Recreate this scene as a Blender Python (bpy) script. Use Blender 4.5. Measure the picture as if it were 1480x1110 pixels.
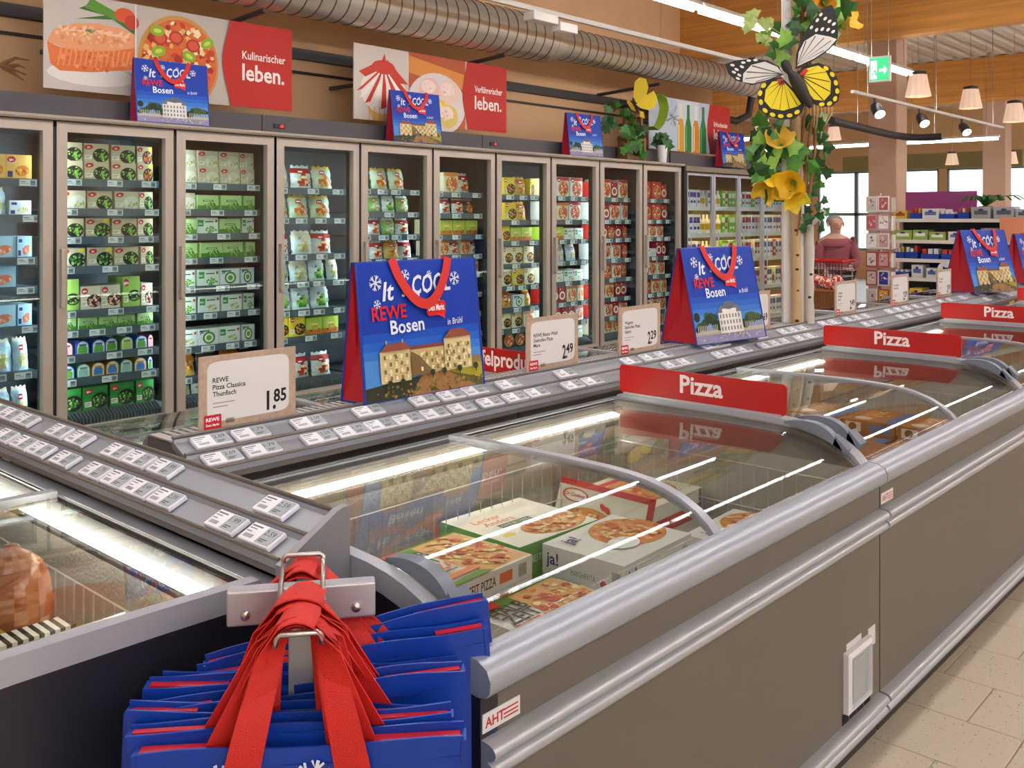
import bpy, bmesh, math, random
from mathutils import Vector, Matrix
S = bpy.context.scene
COL = S.collection
for o in list(bpy.data.objects): bpy.data.objects.remove(o)
# ---------------------------------------------------------------- camera, world, exposure
cam_d = bpy.data.cameras.new('camera'); cam = bpy.data.objects.new('camera', cam_d); COL.objects.link(cam)
cam.location = (0, 0, 1.65); cam.rotation_euler = (math.radians(90), 0, math.radians(42.09))
cam_d.sensor_width = 36; cam_d.lens = 36 * 1386 / 1480; cam_d.shift_y = -240 / 1480; cam_d.clip_start = .05
S.camera = cam
W = bpy.data.worlds.new('sky'); S.world = W; W.use_nodes = True
W.node_tree.nodes['Background'].inputs[0].default_value = (.80, .90, 1.0, 1)
W.node_tree.nodes['Background'].inputs[1].default_value = 3.0
S.view_settings.view_transform = 'Standard'; S.view_settings.look = 'None'
S.view_settings.exposure = 0.85; S.view_settings.gamma = 1; S.view_settings.use_curve_mapping = False
TUBE_POWER = 15.0        # emission of the fluorescent tubes
LED_POWER = 9.0          # emission of freezer led strips
# ---------------------------------------------------------------- materials
def lin(c):
    if isinstance(c, str):
        c = c.lstrip('#'); c = c if len(c) == 6 else ''.join(q * 2 for q in c); c = [int(c[i:i+2], 16) / 255 for i in (0, 2, 4)]
    return tuple(((v + .055) / 1.055) ** 2.4 if v > .04045 else v / 12.92 for v in c[:3])
MATS = {}
def mat(name, col, rough=.5, metal=0, emit=0, noise=None, bump=None, spec=None, coat=0):
    m = bpy.data.materials.new(name); m.use_nodes = True; nt = m.node_tree; b = nt.nodes['Principled BSDF']
    c = lin(col) + (1,)
    b.inputs['Base Color'].default_value = c; b.inputs['Roughness'].default_value = rough; b.inputs['Metallic'].default_value = metal
    if spec is not None: b.inputs['Specular IOR Level'].default_value = spec
    if coat: b.inputs['Coat Weight'].default_value = coat
    if emit: b.inputs['Emission Color'].default_value = c; b.inputs['Emission Strength'].default_value = emit
    if noise or bump:
        tc = nt.nodes.new('ShaderNodeTexCoord')
    if noise:
        sc, amt, stretch = noise
        mp = nt.nodes.new('ShaderNodeMapping'); mp.inputs['Scale'].default_value = stretch
        nz = nt.nodes.new('ShaderNodeTexNoise'); nz.inputs['Scale'].default_value = sc; nz.inputs['Detail'].default_value = 4
        rp = nt.nodes.new('ShaderNodeValToRGB')
        rp.color_ramp.elements[0].position = .3; rp.color_ramp.elements[1].position = .7
        rp.color_ramp.elements[0].color = tuple(v * (1 - amt) for v in c[:3]) + (1,)
        rp.color_ramp.elements[1].color = tuple(min(1, v * (1 + amt)) for v in c[:3]) + (1,)
        nt.links.new(tc.outputs['Object'], mp.inputs[0]); nt.links.new(mp.outputs[0], nz.inputs['Vector'])
        nt.links.new(nz.outputs[0], rp.inputs[0]); nt.links.new(rp.outputs[0], b.inputs['Base Color'])
    if bump:
        sc, st = bump
        nz = nt.nodes.new('ShaderNodeTexNoise'); nz.inputs['Scale'].default_value = sc
        bp = nt.nodes.new('ShaderNodeBump'); bp.inputs['Strength'].default_value = st; bp.inputs['Distance'].default_value = .01
        nt.links.new(tc.outputs['Object'], nz.inputs['Vector']); nt.links.new(nz.outputs[0], bp.inputs['Height']); nt.links.new(bp.outputs[0], b.inputs['Normal'])
    MATS[name] = m; return m
def vc_mat(name, rough, spec=.5, bump=None):
    m = mat(name, '#ffffff', rough, spec=spec, bump=bump); nt = m.node_tree
    a = nt.nodes.new('ShaderNodeVertexColor'); a.layer_name = 'Col'
    nt.links.new(a.outputs[0], nt.nodes['Principled BSDF'].inputs['Base Color']); return m
def glass_mat(name, tint, refl=1.0, rough=0.0):
    m = bpy.data.materials.new(name); m.use_nodes = True; nt = m.node_tree; nt.nodes.clear()
    out = nt.nodes.new('ShaderNodeOutputMaterial'); mx = nt.nodes.new('ShaderNodeMixShader')
    tr = nt.nodes.new('ShaderNodeBsdfTransparent'); tr.inputs[0].default_value = lin(tint) + (1,)
    gl = nt.nodes.new('ShaderNodeBsdfGlossy'); gl.inputs['Roughness'].default_value = rough
    gl.inputs[0].default_value = (refl, refl, refl, 1)
    ge = nt.nodes.new('ShaderNodeNewGeometry'); dt = nt.nodes.new('ShaderNodeVectorMath'); dt.operation = 'DOT_PRODUCT'
    nt.links.new(ge.outputs['Incoming'], dt.inputs[0]); nt.links.new(ge.outputs['Normal'], dt.inputs[1]); last = dt.outputs['Value']
    for op, v in (('ABSOLUTE', None), ('SUBTRACT', 1), ('POWER', 5), ('MULTIPLY_ADD', None)):     # Schlick reflectance, same on both faces
        nd = nt.nodes.new('ShaderNodeMath'); nd.operation = op
        if op == 'SUBTRACT': nd.inputs[0].default_value = 1; nt.links.new(last, nd.inputs[1])
        else:
            nt.links.new(last, nd.inputs[0])
            if op == 'POWER': nd.inputs[1].default_value = 5
            if op == 'MULTIPLY_ADD': nd.inputs[1].default_value = .96; nd.inputs[2].default_value = .04
        last = nd.outputs[0]
    nt.links.new(last, mx.inputs[0]); nt.links.new(tr.outputs[0], mx.inputs[1]); nt.links.new(gl.outputs[0], mx.inputs[2])
    nt.links.new(mx.outputs[0], out.inputs[0]); MATS[name] = m; return m
vc_mat('print', .5, spec=.3); vc_mat('film', .22, bump=(60, .25)); vc_mat('fabric_print', .45, spec=.25, bump=(400, .05)); vc_mat('foliage', .5)
mat('wall_paint', '#dfb386', .8, noise=(2, .04, (1, 1, 1))); mat('ceiling_metal', '#e8e0d6', .6); mat('wood_beam', '#d39144', .55, noise=(3, .18, (.25, 9, 9)))
mat('door_frame', '#b2a698', .42, .25); mat('gasket', '#171414', .6); mat('fascia', '#474346', .45, .2); mat('liner_dark', '#2b3238', .5)
mat('shelf_metal', '#56646c', .4, .3); mat('strip_blue', '#5c7078', .3); mat('white_plastic', '#e4e2e4', .4); mat('black', '#151517', .5)
mat('red_led', '#ff2a20', .4, emit=3); mat('chest_panel', '#6e665b', .42, .15, noise=(1.5, .04, (1, 1, 1))); mat('navy_panel', '#23222c', .35)
mat('rail_grey', '#a3a8b1', .33, .35); mat('bumper', '#b4b7bb', .3, .4); mat('frame_grey', '#a9abb3', .35, .3); mat('handle_grey', '#6f7682', .35)
mat('liner', '#a8a49c', .45, .1, bump=(120, .3)); mat('wire', '#c9c6bf', .35, .6); mat('plinth', '#3b3530', .6)
mat('channel', '#9a9da4', .42, .35); mat('channel_lip', '#77706a', .4, .3); mat('cap_grey', '#8b8a8d', .4, .25); mat('grille', '#c8c4c0', .4, .3)
mat('led', '#fff8e6', .5, emit=LED_POWER); mat('led_cool', '#e2f3ff', .5, emit=42.0); mat('led_warm', '#ffcf78', .5, emit=11.0)
mat('tube', '#fbfbff', .5, emit=TUBE_POWER); mat('lcd', '#a4acb0', .35); mat('tag_white', '#e9e6ee', .4)
mat('card', '#dcd8d3', .55); mat('kraft', '#b39a84', .7, noise=(60, .1, (1, 1, 1))); mat('sign_red', '#b5120d', .4); mat('alu', '#b9b8bd', .32, .55)
mat('steel', '#c4c0ba', .2, .9); mat('strap_red', '#cf2014', .55, bump=(500, .3)); mat('bag_blue', '#0a3a9e', .36, bump=(14, .12)); mat('bag_red', '#b01224', .4); mat('bag_trim', '#0d3796', .4)
mat('duct', '#cfc9bf', .33, .75, bump=(30, .05)); mat('duct_seam', '#7d7468', .4, .8); mat('white_metal', '#ded8d0', .45); mat('pipe_dark', '#2f2a29', .5)
mat('birch', '#bfa074', .7, noise=(5, .2, (1, 1, .3))); mat('birch_white', '#c6c0b4', .7, noise=(6, .2, (1, 1, .3))); mat('bark_dark', '#33261d', .8)
mat('crate_wood', '#7c5532', .7, noise=(6, .25, (6, 1, 1))); mat('wicker', '#a4602c', .7, noise=(30, .3, (1, 1, 3))); mat('column_paint', '#d6b29a', .75)
mat('grout', '#7b6f5f', .9); mat('skin', '#c99a84', .6); mat('hair', '#8a8078', .8); mat('shirt', '#96505a', .8); mat('trouser', '#30323c', .8)
mat('shade_glow', '#dcbca4', .35, emit=.4); mat('window_frame', '#8d949a', .5); mat('dairy_liner', '#7d6c56', .5); mat('lamp_glow', '#ffe9cf', .4, emit=3.0); mat('exit_green', '#1fa463', .4, emit=.9); mat('exit_white', '#f0fff4', .4, emit=1.2); mat('concrete', '#c9c3ba', .8)
mat('spot_glow', '#ffe4b8', .4, emit=10); mat('olive', '#8d8552', .6); mat('insect_black', '#26221f', .6)
glass_mat('door_glass', '#eef6f5', .8); glass_mat('lid_glass', '#f2f4f2', .7); glass_mat('window_glass', '#f4f8f8'); glass_mat('jar_glass', '#fff4ea')
m = mat('floor_tile', '#b9ac96', .45); nt = m.node_tree; b = nt.nodes['Principled BSDF']
tc = nt.nodes.new('ShaderNodeTexCoord'); vo = nt.nodes.new('ShaderNodeTexNoise'); vo.inputs['Scale'].default_value = 55; vo.inputs['Detail'].default_value = 3
rp = nt.nodes.new('ShaderNodeValToRGB'); rp.color_ramp.elements[0].position = .30; rp.color_ramp.elements[1].position = .36
rp.color_ramp.elements[0].color = lin('#6d614f') + (1,); rp.color_ramp.elements[1].color = lin('#bbae98') + (1,)
mp = nt.nodes.new('ShaderNodeMapping'); mp.inputs['Scale'].default_value = (2.2, 1, 1)
nt.links.new(tc.outputs['Object'], mp.inputs[0]); nt.links.new(mp.outputs[0], vo.inputs['Vector']); nt.links.new(vo.outputs[0], rp.inputs[0]); nt.links.new(rp.outputs[0], b.inputs['Base Color'])
m = mat('floor_far', '#b9ac96', .45); nt = m.node_tree; b = nt.nodes['Principled BSDF']
tc = nt.nodes.new('ShaderNodeTexCoord'); br = nt.nodes.new('ShaderNodeTexBrick'); br.inputs['Scale'].default_value = 1; br.inputs['Brick Width'].default_value = .6; br.inputs['Row Height'].default_value = .3; br.inputs['Mortar Size'].default_value = .004
for k, c in ((1, '#b9ac96'), (2, '#b3a58e'), (3, '#7b6f5f')): br.inputs[k].default_value = lin(c) + (1,)
nt.links.new(tc.outputs['Object'], br.inputs['Vector']); nt.links.new(br.outputs[0], b.inputs['Base Color'])
# ---------------------------------------------------------------- builders
WP = {}
def tag(o, label=None, cat=None, group=None, kind=None):
    if label: o['label'] = label
    if cat: o['category'] = cat
    if group: o['group'] = group
    if kind: o['kind'] = kind
    return o
def thing(name, loc, label, cat, group=None, rotz=0):
    o = bpy.data.objects.new(name, None); COL.objects.link(o); o.location = loc; o.rotation_euler = (0, 0, rotz); o.empty_display_size = .05
    WP[o.name] = Vector(loc); return tag(o, label, cat, group)
def copy_tree(o, parent=None, name=None):
    c = o.copy(); COL.objects.link(c); c.parent = parent
    for ch in o.children: copy_tree(ch, c)
    return c
class MB:
    def __init__(s): s.v = []; s.f = []; s.c = []; s.mi = []; s.col = (1, 1, 1); s.m = 0
    def face(s, pts, col=None):
        n = len(s.v); s.v += [tuple(p) for p in pts]; s.f.append(tuple(range(n, n + len(pts)))); s.c.append(col or s.col); s.mi.append(s.m)
    def add(s, vs, fs, col=None):
        n = len(s.v); s.v += [tuple(p) for p in vs]
        for f in fs: s.f.append(tuple(i + n for i in f)); s.c.append(col or s.col); s.mi.append(s.m)
    def box(s, x0, x1, y0, y1, z0, z1, col=None, M=None):
        vs = [Vector((x, y, z)) for x in (x0, x1) for y in (y0, y1) for z in (z0, z1)]
        if M: vs = [M @ v for v in vs]
        s.add(vs, [(0, 1, 3, 2), (4, 6, 7, 5), (0, 4, 5, 1), (2, 3, 7, 6), (0, 2, 6, 4), (1, 5, 7, 3)], col); return s
    def bbox(s, x0, x1, y0, y1, z0, z1, bev=.005, col=None, M=None):
        bm = bmesh.new(); bmesh.ops.create_cube(bm, size=1)
        for v in bm.verts: v.co = Vector(((x0 + x1) / 2 + v.co.x * (x1 - x0), (y0 + y1) / 2 + v.co.y * (y1 - y0), (z0 + z1) / 2 + v.co.z * (z1 - z0)))
        bmesh.ops.bevel(bm, geom=bm.edges[:], offset=bev, segments=2, affect='EDGES', profile=.5)
        s.bm(bm, col, M); return s
    def bm(s, bm, col=None, M=None):
        bm.verts.ensure_lookup_table(); bm.verts.index_update()
        s.add([(M @ v.co) if M else v.co.copy() for v in bm.verts], [[v.index for v in f.verts] for f in bm.faces], col); bm.free()
    def prism(s, prof, a0, a1, axis='y', col=None, caps=True):
        # prof: list of 2d points; axis y -> (x,z), x -> (y,z), z -> (x,y)
        def P(p, a): return (p[0], a, p[1]) if axis == 'y' else (a, p[0], p[1]) if axis == 'x' else (p[0], p[1], a)
        n = len(prof); vs = [P(p, a0) for p in prof] + [P(p, a1) for p in prof]
        fs = [(i, (i + 1) % n, n + (i + 1) % n, n + i) for i in range(n)]
        if caps: fs += [tuple(range(n))[::-1], tuple(range(n, 2 * n))]
        s.add(vs, fs, col); return s
    def tube(s, pts, r, n=8, col=None, cap=True):
        pts = [Vector(p) for p in pts]; rings = []; up = None
        for i, p in enumerate(pts):
            t = (pts[min(i + 1, len(pts) - 1)] - pts[max(i - 1, 0)]).normalized()
            if up is None: up = Vector((0, 0, 1)) if abs(t.z) < .9 else Vector((1, 0, 0))
            a = t.cross(up).normalized(); b = a.cross(t).normalized(); up = b
            rr = r[i] if isinstance(r, (list, tuple)) else r
            rings.append([p + a * math.cos(2 * math.pi * k / n) * rr + b * math.sin(2 * math.pi * k / n) * rr for k in range(n)])
        vs = [q for R in rings for q in R]; fs = []
        for i in range(len(rings) - 1):
            for k in range(n): fs.append((i * n + k, i * n + (k + 1) % n, (i + 1) * n + (k + 1) % n, (i + 1) * n + k))
        if cap: fs += [tuple(range(n))[::-1], tuple(range(len(vs) - n, len(vs)))]
        s.add(vs, fs, col); return s
    def lathe(s, prof, c, n=16, col=None):
        vs = [(c[0] + r * math.cos(2 * math.pi * k / n), c[1] + r * math.sin(2 * math.pi * k / n), c[2] + z) for r, z in prof for k in range(n)]
        fs = [(i * n + k, i * n + (k + 1) % n, (i + 1) * n + (k + 1) % n, (i + 1) * n + k) for i in range(len(prof) - 1) for k in range(n)]
        fs += [tuple(range(n))[::-1], tuple(range(len(vs) - n, len(vs)))]
        s.add(vs, fs, col); return s
    def ribbon(s, pts, width, thick, wdir, col=None):
        # flat strap along pts; wdir = width direction (vector or list)
        pts = [Vector(p) for p in pts]; vs = []
        for i, p in enumerate(pts):
            t = (pts[min(i + 1, len(pts) - 1)] - pts[max(i - 1, 0)]).normalized()
            w = Vector(wdir[i] if isinstance(wdir, list) else wdir).normalized(); n = t.cross(w).normalized()
            vs += [p + w * width / 2 + n * thick / 2, p - w * width / 2 + n * thick / 2, p - w * width / 2 - n * thick / 2, p + w * width / 2 - n * thick / 2]
        fs = []
        for i in range(len(pts) - 1):
            for k in range(4): fs.append((i * 4 + k, i * 4 + (k + 1) % 4, (i + 1) * 4 + (k + 1) % 4, (i + 1) * 4 + k))
        fs += [(0, 1, 2, 3)[::-1], tuple(range(len(vs) - 4, len(vs)))]
        s.add(vs, fs, col); return s
    def mesh(s, name, mats, off=Vector((0, 0, 0)), smooth=None, fixn=True):
        me = bpy.data.meshes.new(name); me.from_pydata([(v[0] - off.x, v[1] - off.y, v[2] - off.z) for v in s.v], [], s.f)
        at = me.color_attributes.new('Col', 'FLOAT_COLOR', 'CORNER'); d = []
        for f, c in zip(s.f, s.c): d += (list(c[:3]) + [1]) * len(f)
        at.data.foreach_set('color', d)
        for mm in (mats if isinstance(mats, (list, tuple)) else [mats]): me.materials.append(MATS[mm])
        if any(s.mi): me.polygons.foreach_set('material_index', s.mi)
        if fixn:
            bm = bmesh.new(); bm.from_mesh(me); bmesh.ops.recalc_face_normals(bm, faces=bm.faces[:]); bm.to_mesh(me); bm.free()
        if smooth: me.shade_smooth(); me.set_sharp_from_angle(angle=math.radians(smooth))
        me.update(); return me
    def build(s, name, mats, parent=None, local=False, smooth=None, fixn=True):
        off = Vector((0, 0, 0)) if (local or parent is None) else WP[parent.name]
        o = bpy.data.objects.new(name, s.mesh(name, mats, off, smooth, fixn)); COL.objects.link(o)
        if parent: o.parent = parent; WP[o.name] = WP.get(parent.name, Vector((0, 0, 0)))
        return o
    def top(s, name, mats, label, cat, group=None, smooth=None, fixn=True, loc=None):
        # one-mesh thing: origin moved to the base centre of its bounds
        xs = [v[0] for v in s.v]; ys = [v[1] for v in s.v]; zs = [v[2] for v in s.v]
        off = Vector(((min(xs) + max(xs)) / 2, (min(ys) + max(ys)) / 2, min(zs)))
        o = bpy.data.objects.new(name, s.mesh(name, mats, off, smooth, fixn)); COL.objects.link(o); o.location = off; WP[o.name] = off
        return tag(o, label, cat, group)
def struct(mb, name, m, parent=None, smooth=None):
    o = mb.build(name, m, parent, smooth=smooth)
    if not parent: o['kind'] = 'structure'; WP[o.name] = Vector((0, 0, 0))
    return o
# text -> 2d polygons
TX = {}
def text2d(s, bold=0.0, shear=0.0):
    k = (s, bold, shear)
    if k not in TX:
        cu = bpy.data.curves.new('t', 'FONT'); cu.body = s; cu.size = 1; cu.offset = bold; cu.shear = shear; cu.resolution_u = 2; cu.fill_mode = 'FRONT'
        ob = bpy.data.objects.new('t', cu); COL.objects.link(ob)
        me = ob.to_mesh(); vs = [(v.co.x, v.co.y) for v in me.vertices]; fs = [tuple(p.vertices) for p in me.polygons]
        ob.to_mesh_clear(); bpy.data.objects.remove(ob); bpy.data.curves.remove(cu)
        TX[k] = (vs, fs)
    return TX[k]
class Draw:
    # flat print: coloured shapes in (u, v), each layer a hair proud of the one below
    def __init__(s, eps=.0004): s.items = []; s.eps = eps
    def poly(s, pts, col, L=1): s.items.append((pts, [tuple(range(len(pts)))], lin(col) if isinstance(col, str) else col, L)); return s
    def rect(s, x, y, w, h, col, L=1): return s.poly([(x, y), (x + w, y), (x + w, y + h), (x, y + h)], col, L)
    def ell(s, cx, cy, rx, ry, col, L=1, n=16, rot=0):
        c, q = math.cos(rot), math.sin(rot)
        return s.poly([(cx + rx * math.cos(a) * c - ry * math.sin(a) * q, cy + rx * math.cos(a) * q + ry * math.sin(a) * c) for a in [2 * math.pi * k / n for k in range(n)]], col, L)
    def rrect(s, x, y, w, h, r, col, L=1):
        pts = []
        for cx, cy, a0 in ((x + w - r, y + r, -90), (x + w - r, y + h - r, 0), (x + r, y + h - r, 90), (x + r, y + r, 180)):
            pts += [(cx + r * math.cos(math.radians(a0 + t)), cy + r * math.sin(math.radians(a0 + t))) for t in (0, 30, 60, 90)]
        return s.poly(pts, col, L)
    def text(s, t, x, y, h, col, L=2, w=None, bold=.0, shear=0, align='l', rot=0):
        vs, fs = text2d(t, bold, shear)
        if not vs: return s
        xs = [v[0] for v in vs]; x0, x1 = min(xs), max(xs); sc = h / .72; sx = sc if w is None else w / (x1 - x0)
        o = 0 if align == 'l' else -(x1 - x0) * sx / 2 if align == 'c' else -(x1 - x0) * sx
        c, q = math.cos(rot), math.sin(rot)
        P = [((v[0] - x0) * sx + o, v[1] * sc) for v in vs]
        s.items.append(([(x + a * c - b * q, y + a * q + b * c) for a, b in P], fs, lin(col) if isinstance(col, str) else col, L)); return s
    def flake(s, cx, cy, r, col, L=2):
        for k in range(3):
            a = math.pi * k / 3 + .26; c, q = math.cos(a), math.sin(a)
            def T(u, v): return (cx + u * c - v * q, cy + u * q + v * c)
            t = r * .09; s.poly([T(-r, -t), T(r, -t), T(r, t), T(-r, t)], col, L)
            for sg in (-1, 1):
                for e in (-1, 1):
                    s.poly([T(sg * r * .45, -t * .6), T(sg * r * .9, e * r * .36), T(sg * r * .98, e * r * .26), T(sg * r * .55, t * .6)], col, L)
        return s
    def speck(s, rng, cx, cy, rx, ry, cols, n, sz, L=3, k=5):
        for i in range(n):
            a = rng.random() * 6.283; r = rng.random() ** .5; q = sz * rng.uniform(.5, 1.3)
            s.ell(cx + rx * r * math.cos(a), cy + ry * r * math.sin(a), q, q * rng.uniform(.5, 1), rng.choice(cols), L, k, rng.random() * 3)
        return s
    def into(s, mb, O, U, V, N=None):
        O, U, V = Vector(O), Vector(U), Vector(V); N = (U.cross(V)).normalized() if N is None else Vector(N)
        for i, (vs, fs, col, L) in enumerate(sorted(s.items, key=lambda q: q[3])):     # painter's order, 0.03 mm apart
            mb.add([O + U * a + V * b + N * (.0003 + i * .00003) for a, b in vs], fs, col)
        return mb
ORD = ['first', 'second', 'third', 'fourth', 'fifth', 'sixth', 'seventh', 'eighth', 'ninth', 'tenth', 'eleventh', 'twelfth'] + ['%dth' % k for k in range(13, 60)]
# ---------------------------------------------------------------- large light fixtures (aisle row in view; unseen rows added for their light)
def fixture(x, y0, y1, z, label, group, along='y'):
    t = thing('light_fixture', (x, (y0 + y1) / 2, z) if along == 'y' else ((y0 + y1) / 2, x, z), label, 'light', group)
    h = MB()
    prof = [(-.035, .03), (.035, .03), (.055, -.01), (-.055, -.01)]
    pf = [(a + x, b + z + .04) for a, b in prof]
    h.prism(pf, y0, y1, along)
    for d in (-.035, .035):
        pp = [(x + d * .8 + .016 * math.cos(a), z + .016 * math.sin(a)) for a in [k * math.pi / 4 for k in range(8)]]
        MB().prism(pp, y0 + .03, y1 - .03, along).build('tube', 'tube', t, smooth=40)
    for yy in (y0 + .2, y1 - .2):
        c = (x, yy) if along == 'y' else (yy, x)
        MB().tube([(c[0], c[1], z + .06), (c[0], c[1], 4.519)], .004, 5).build('suspension_wire', 'steel', t)
    h.build('housing', 'white_metal', t)
    return t
n = 0
for X in (-4.25, -1.25, 1.75, 4.75):
    y = -4.4
    while y < (12.0 if X < -4 else 23.5):  # unseen rows run on past the aisle row to brighten the far end
        if X < -4:
            pos = 'above the freezer aisle, %s from its far end' % ORD[max(0, int((12 - y) / 1.64))]
        else: pos = '%s, %s unit from the back wall' % ({-1.25: 'unseen above the pizza freezers', 1.75: 'added unseen above the right aisle', 4.75: 'added unseen nearest the side windows'}[X], ORD[int((y + 4.5) / 1.64)])
        fixture(X, y, y + 1.6, 3.4, 'suspended white twin tube light ' + pos, 'suspended tube lights'); y += 1.64
for k, (x0, yy, zz) in enumerate([(-9.6, 17.0, 2.95), (-7.9, 17.0, 2.95), (-6.2, 17.0, 2.95), (-11.3, 15.0, 3.0), (-9.6, 15.0, 3.0), (-13.0, 14.0, 2.9)]):
    fixture(yy, x0, x0 + 1.6, zz, 'far white tube light hung near the windows, ' + ['right row left', 'right row middle', 'right row right', 'left row left', 'left row right', 'farthest left'][k], 'far tube lights', 'x')
# ---------------------------------------------------------------- the room
XW = -6.95
floor = struct(MB().box(-16, 7.2, -6.2, 26.2, -.12, -.006), 'floor', 'floor_far')
t0 = MB(); t0.bbox(-.298, .298, -.148, .148, -.03, 0, .002); tile_me = t0.mesh('floor_tile', 'floor_tile')
offs = [-1.0, -.83, -1.0, -1.17]
for j in range(-3, 22):
    yc = 2.88 + .3 * j
    for i in range(-1, 5):
        xc = offs[j % 4] + .3 + .6 * i
        o = bpy.data.objects.new('floor_tile', tile_me); COL.objects.link(o); o.location = (xc, yc, 0); o.parent = floor
# walls
wl = struct(MB().box(XW - .2, XW, -6, 11.9, -.1, 4.6), 'wall_left', 'wall_paint')
struct(MB().box(XW, 7.2, -6.2, -6, -.1, 4.6), 'wall_back', 'wall_paint')
wr = MB()
wr.box(7, 7.2, -6, 26, -.1, .9); wr.box(7, 7.2, -6, 26, 2.9, 4.6); wr.box(7, 7.2, 1.8, 26, .9, 2.9)
for y in (-6, -2): wr.box(7, 7.2, y - .2, y + .2, .9, 2.9)
struct(wr, 'wall_right', 'wall_paint')
wf = MB(); wf.box(-16, 7.2, 26, 26.2, -.1, .75); wf.box(-16, 7.2, 26, 26.2, 2.95, 4.6)
for x in (-16, -11.9, -8.4, -4.6): wf.box(x - .1, x + .1, 26, 26.2, .75, 2.95)
wf.box(.5, 7.2, 26, 26.2, .75, 2.95)
struct(wf, 'wall_front', 'wall_paint')
struct(MB().box(-16.2, -16, 11.7, 26.2, -.1, 4.6), 'wall_side', 'wall_paint')
struct(MB().box(-16.2, XW - .2, 11.7, 11.9, -.1, 4.6), 'wall_entrance', 'wall_paint')
# windows in the far wall, with mullions
for k, (xa, xb) in enumerate([(-15.9, -12.0), (-11.8, -8.5), (-8.3, -4.7), (-4.5, .5)]):
    f = MB(); n = 3
    for i in range(n + 1):
        x = xa + (xb - xa) * i / n; f.box(x - .05, x + .05, 26.02, 26.12, .75, 2.95)
    for z in (.78, 1.75, 2.92): f.box(xa, xb, 26.02, 26.12, z - .04, z + .04)
    w = struct(f, 'window_%d' % (k + 1), 'window_frame'); w['label'] = 'grey framed far window'
    for i in range(n):
        a = xa + (xb - xa) * i / n + .05; b2 = xa + (xb - xa) * (i + 1) / n - .05
        MB().box(a, b2, 26.06, 26.07, .8, 1.71).build('pane', 'window_glass', w); MB().box(a, b2, 26.06, 26.07, 1.79, 2.9).build('pane', 'window_glass', w)
for k in range(2):
    ya = -5.8 + 4 * k; yb = min(ya + 3.6, 25.4); f = MB()
    for y in (ya, (ya + yb) / 2, yb): f.box(7.03, 7.12, y - .04, y + .04, .9, 2.9)
    for z in (.93, 2.87): f.box(7.03, 7.12, ya, yb, z - .03, z + .03)
    w = struct(f, 'window_%d' % (k + 5), 'fascia')
    MB().box(7.06, 7.07, ya, (ya + yb) / 2, .93, 2.87).build('pane', 'window_glass', w); MB().box(7.06, 7.07, (ya + yb) / 2, yb, .93, 2.87).build('pane', 'window_glass', w)
# a neighbouring house seen through the far windows
hs = MB(); hs.box(-22, 6, 39, 40, -1, 2.6)
o = hs.top('neighbour_house', 'concrete', 'pale rendered building seen outside the far windows', 'building')
for x in (-18, -14.5, -11, -8): MB().box(x, x + 1.1, 38.93, 39.02, 1.0, 2.1).build('house_window', 'lcd', o)
gr = struct(MB().box(-40, 30, 26.3, 60, -1.1, -.3), 'ground', 'concrete')
# ceiling: trapezoid sheet, ribs along y
prof = []; x = -16.2
while x < 7.2: prof += [(x, 4.62), (x + .08, 4.62), (x + .12, 4.52), (x + .26, 4.52)]; x += .3
prof += [(x, 4.62), (x, 4.75), (-16.2, 4.75)]
struct(MB().prism(prof, -6.2, 26.2, 'y', caps=False), 'ceiling', 'ceiling_metal')
for k, (y, zl) in enumerate([(4.2, 3.75), (11.05, 3.72), (18.2, 3.72)]):
    struct(MB().bbox(XW if y < 12 else -15.9, 7, y, y + .22, zl, 4.5, .01), 'trim_%d' % (k + 1), 'wood_beam')
struct(MB().bbox(-15.9, -7.2, 12.0, 12.25, 3.5, 4.5, .01), 'trim_4', 'wood_beam')
def column(x0, x1, y0, y1, nm):
    o = MB().bbox(x0, x1, y0, y1, 0, 4.5, .015).build(nm, 'column_paint'); tag(o, kind='structure'); return o
column(-5.58, -5.16, 14.0, 14.42, 'trim_5'); column(-5.78, -5.36, 20.2, 20.62, 'trim_6')
# dark cable tray and conduit on the left wall
struct(MB().box(XW, XW + .06, -2, 11.5, 3.02, 3.11), 'trim_7', 'pipe_dark'); struct(MB().box(XW, XW + .03, -2, 11.5, 2.9, 2.92), 'trim_8', 'pipe_dark')
# ventilation duct
XD, ZD = -6.15, 3.42
t = thing('ventilation_duct', (XD, 5, ZD), 'large silver spiral ventilation duct running above the wall freezers', 'duct')
def cyl_y(mb, r, y0, y1, n=28): mb.prism([(XD + r * math.cos(2 * math.pi * k / n), ZD + r * math.sin(2 * math.pi * k / n)) for k in range(n)], y0, y1, 'y'); return mb
cyl_y(MB(), .215, -2, 7.35).build('wide_section', 'duct', t, smooth=30); cyl_y(MB(), .165, 7.35, 11.7).build('narrow_section', 'duct', t, smooth=30)
red = MB(); n = 28
a = [(XD + .222 * math.cos(2 * math.pi * k / n), 7.28, ZD + .222 * math.sin(2 * math.pi * k / n)) for k in range(n)]; b = [(XD + .17 * math.cos(2 * math.pi * k / n), 7.46, ZD + .17 * math.sin(2 * math.pi * k / n)) for k in range(n)]
red.add(a + b, [(k, (k + 1) % n, n + (k + 1) % n, n + k) for k in range(n)] + [tuple(range(n))]); red.build('reducer', 'duct', t, smooth=50)
ring = MB()
def seam_mesh(r):
    mb = MB(); n = 24; vs = []
    for rr, yy in ((r, -.008), (r + .006, -.003), (r + .006, .003), (r, .008)):
        vs += [(rr * math.cos(2 * math.pi * k / n), yy, rr * math.sin(2 * math.pi * k / n)) for k in range(n)]
    mb.add(vs, [(i * n + k, i * n + (k + 1) % n, (i + 1) * n + (k + 1) % n, (i + 1) * n + k) for i in range(3) for k in range(n)]); return mb.mesh('seam', 'duct_seam')
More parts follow.
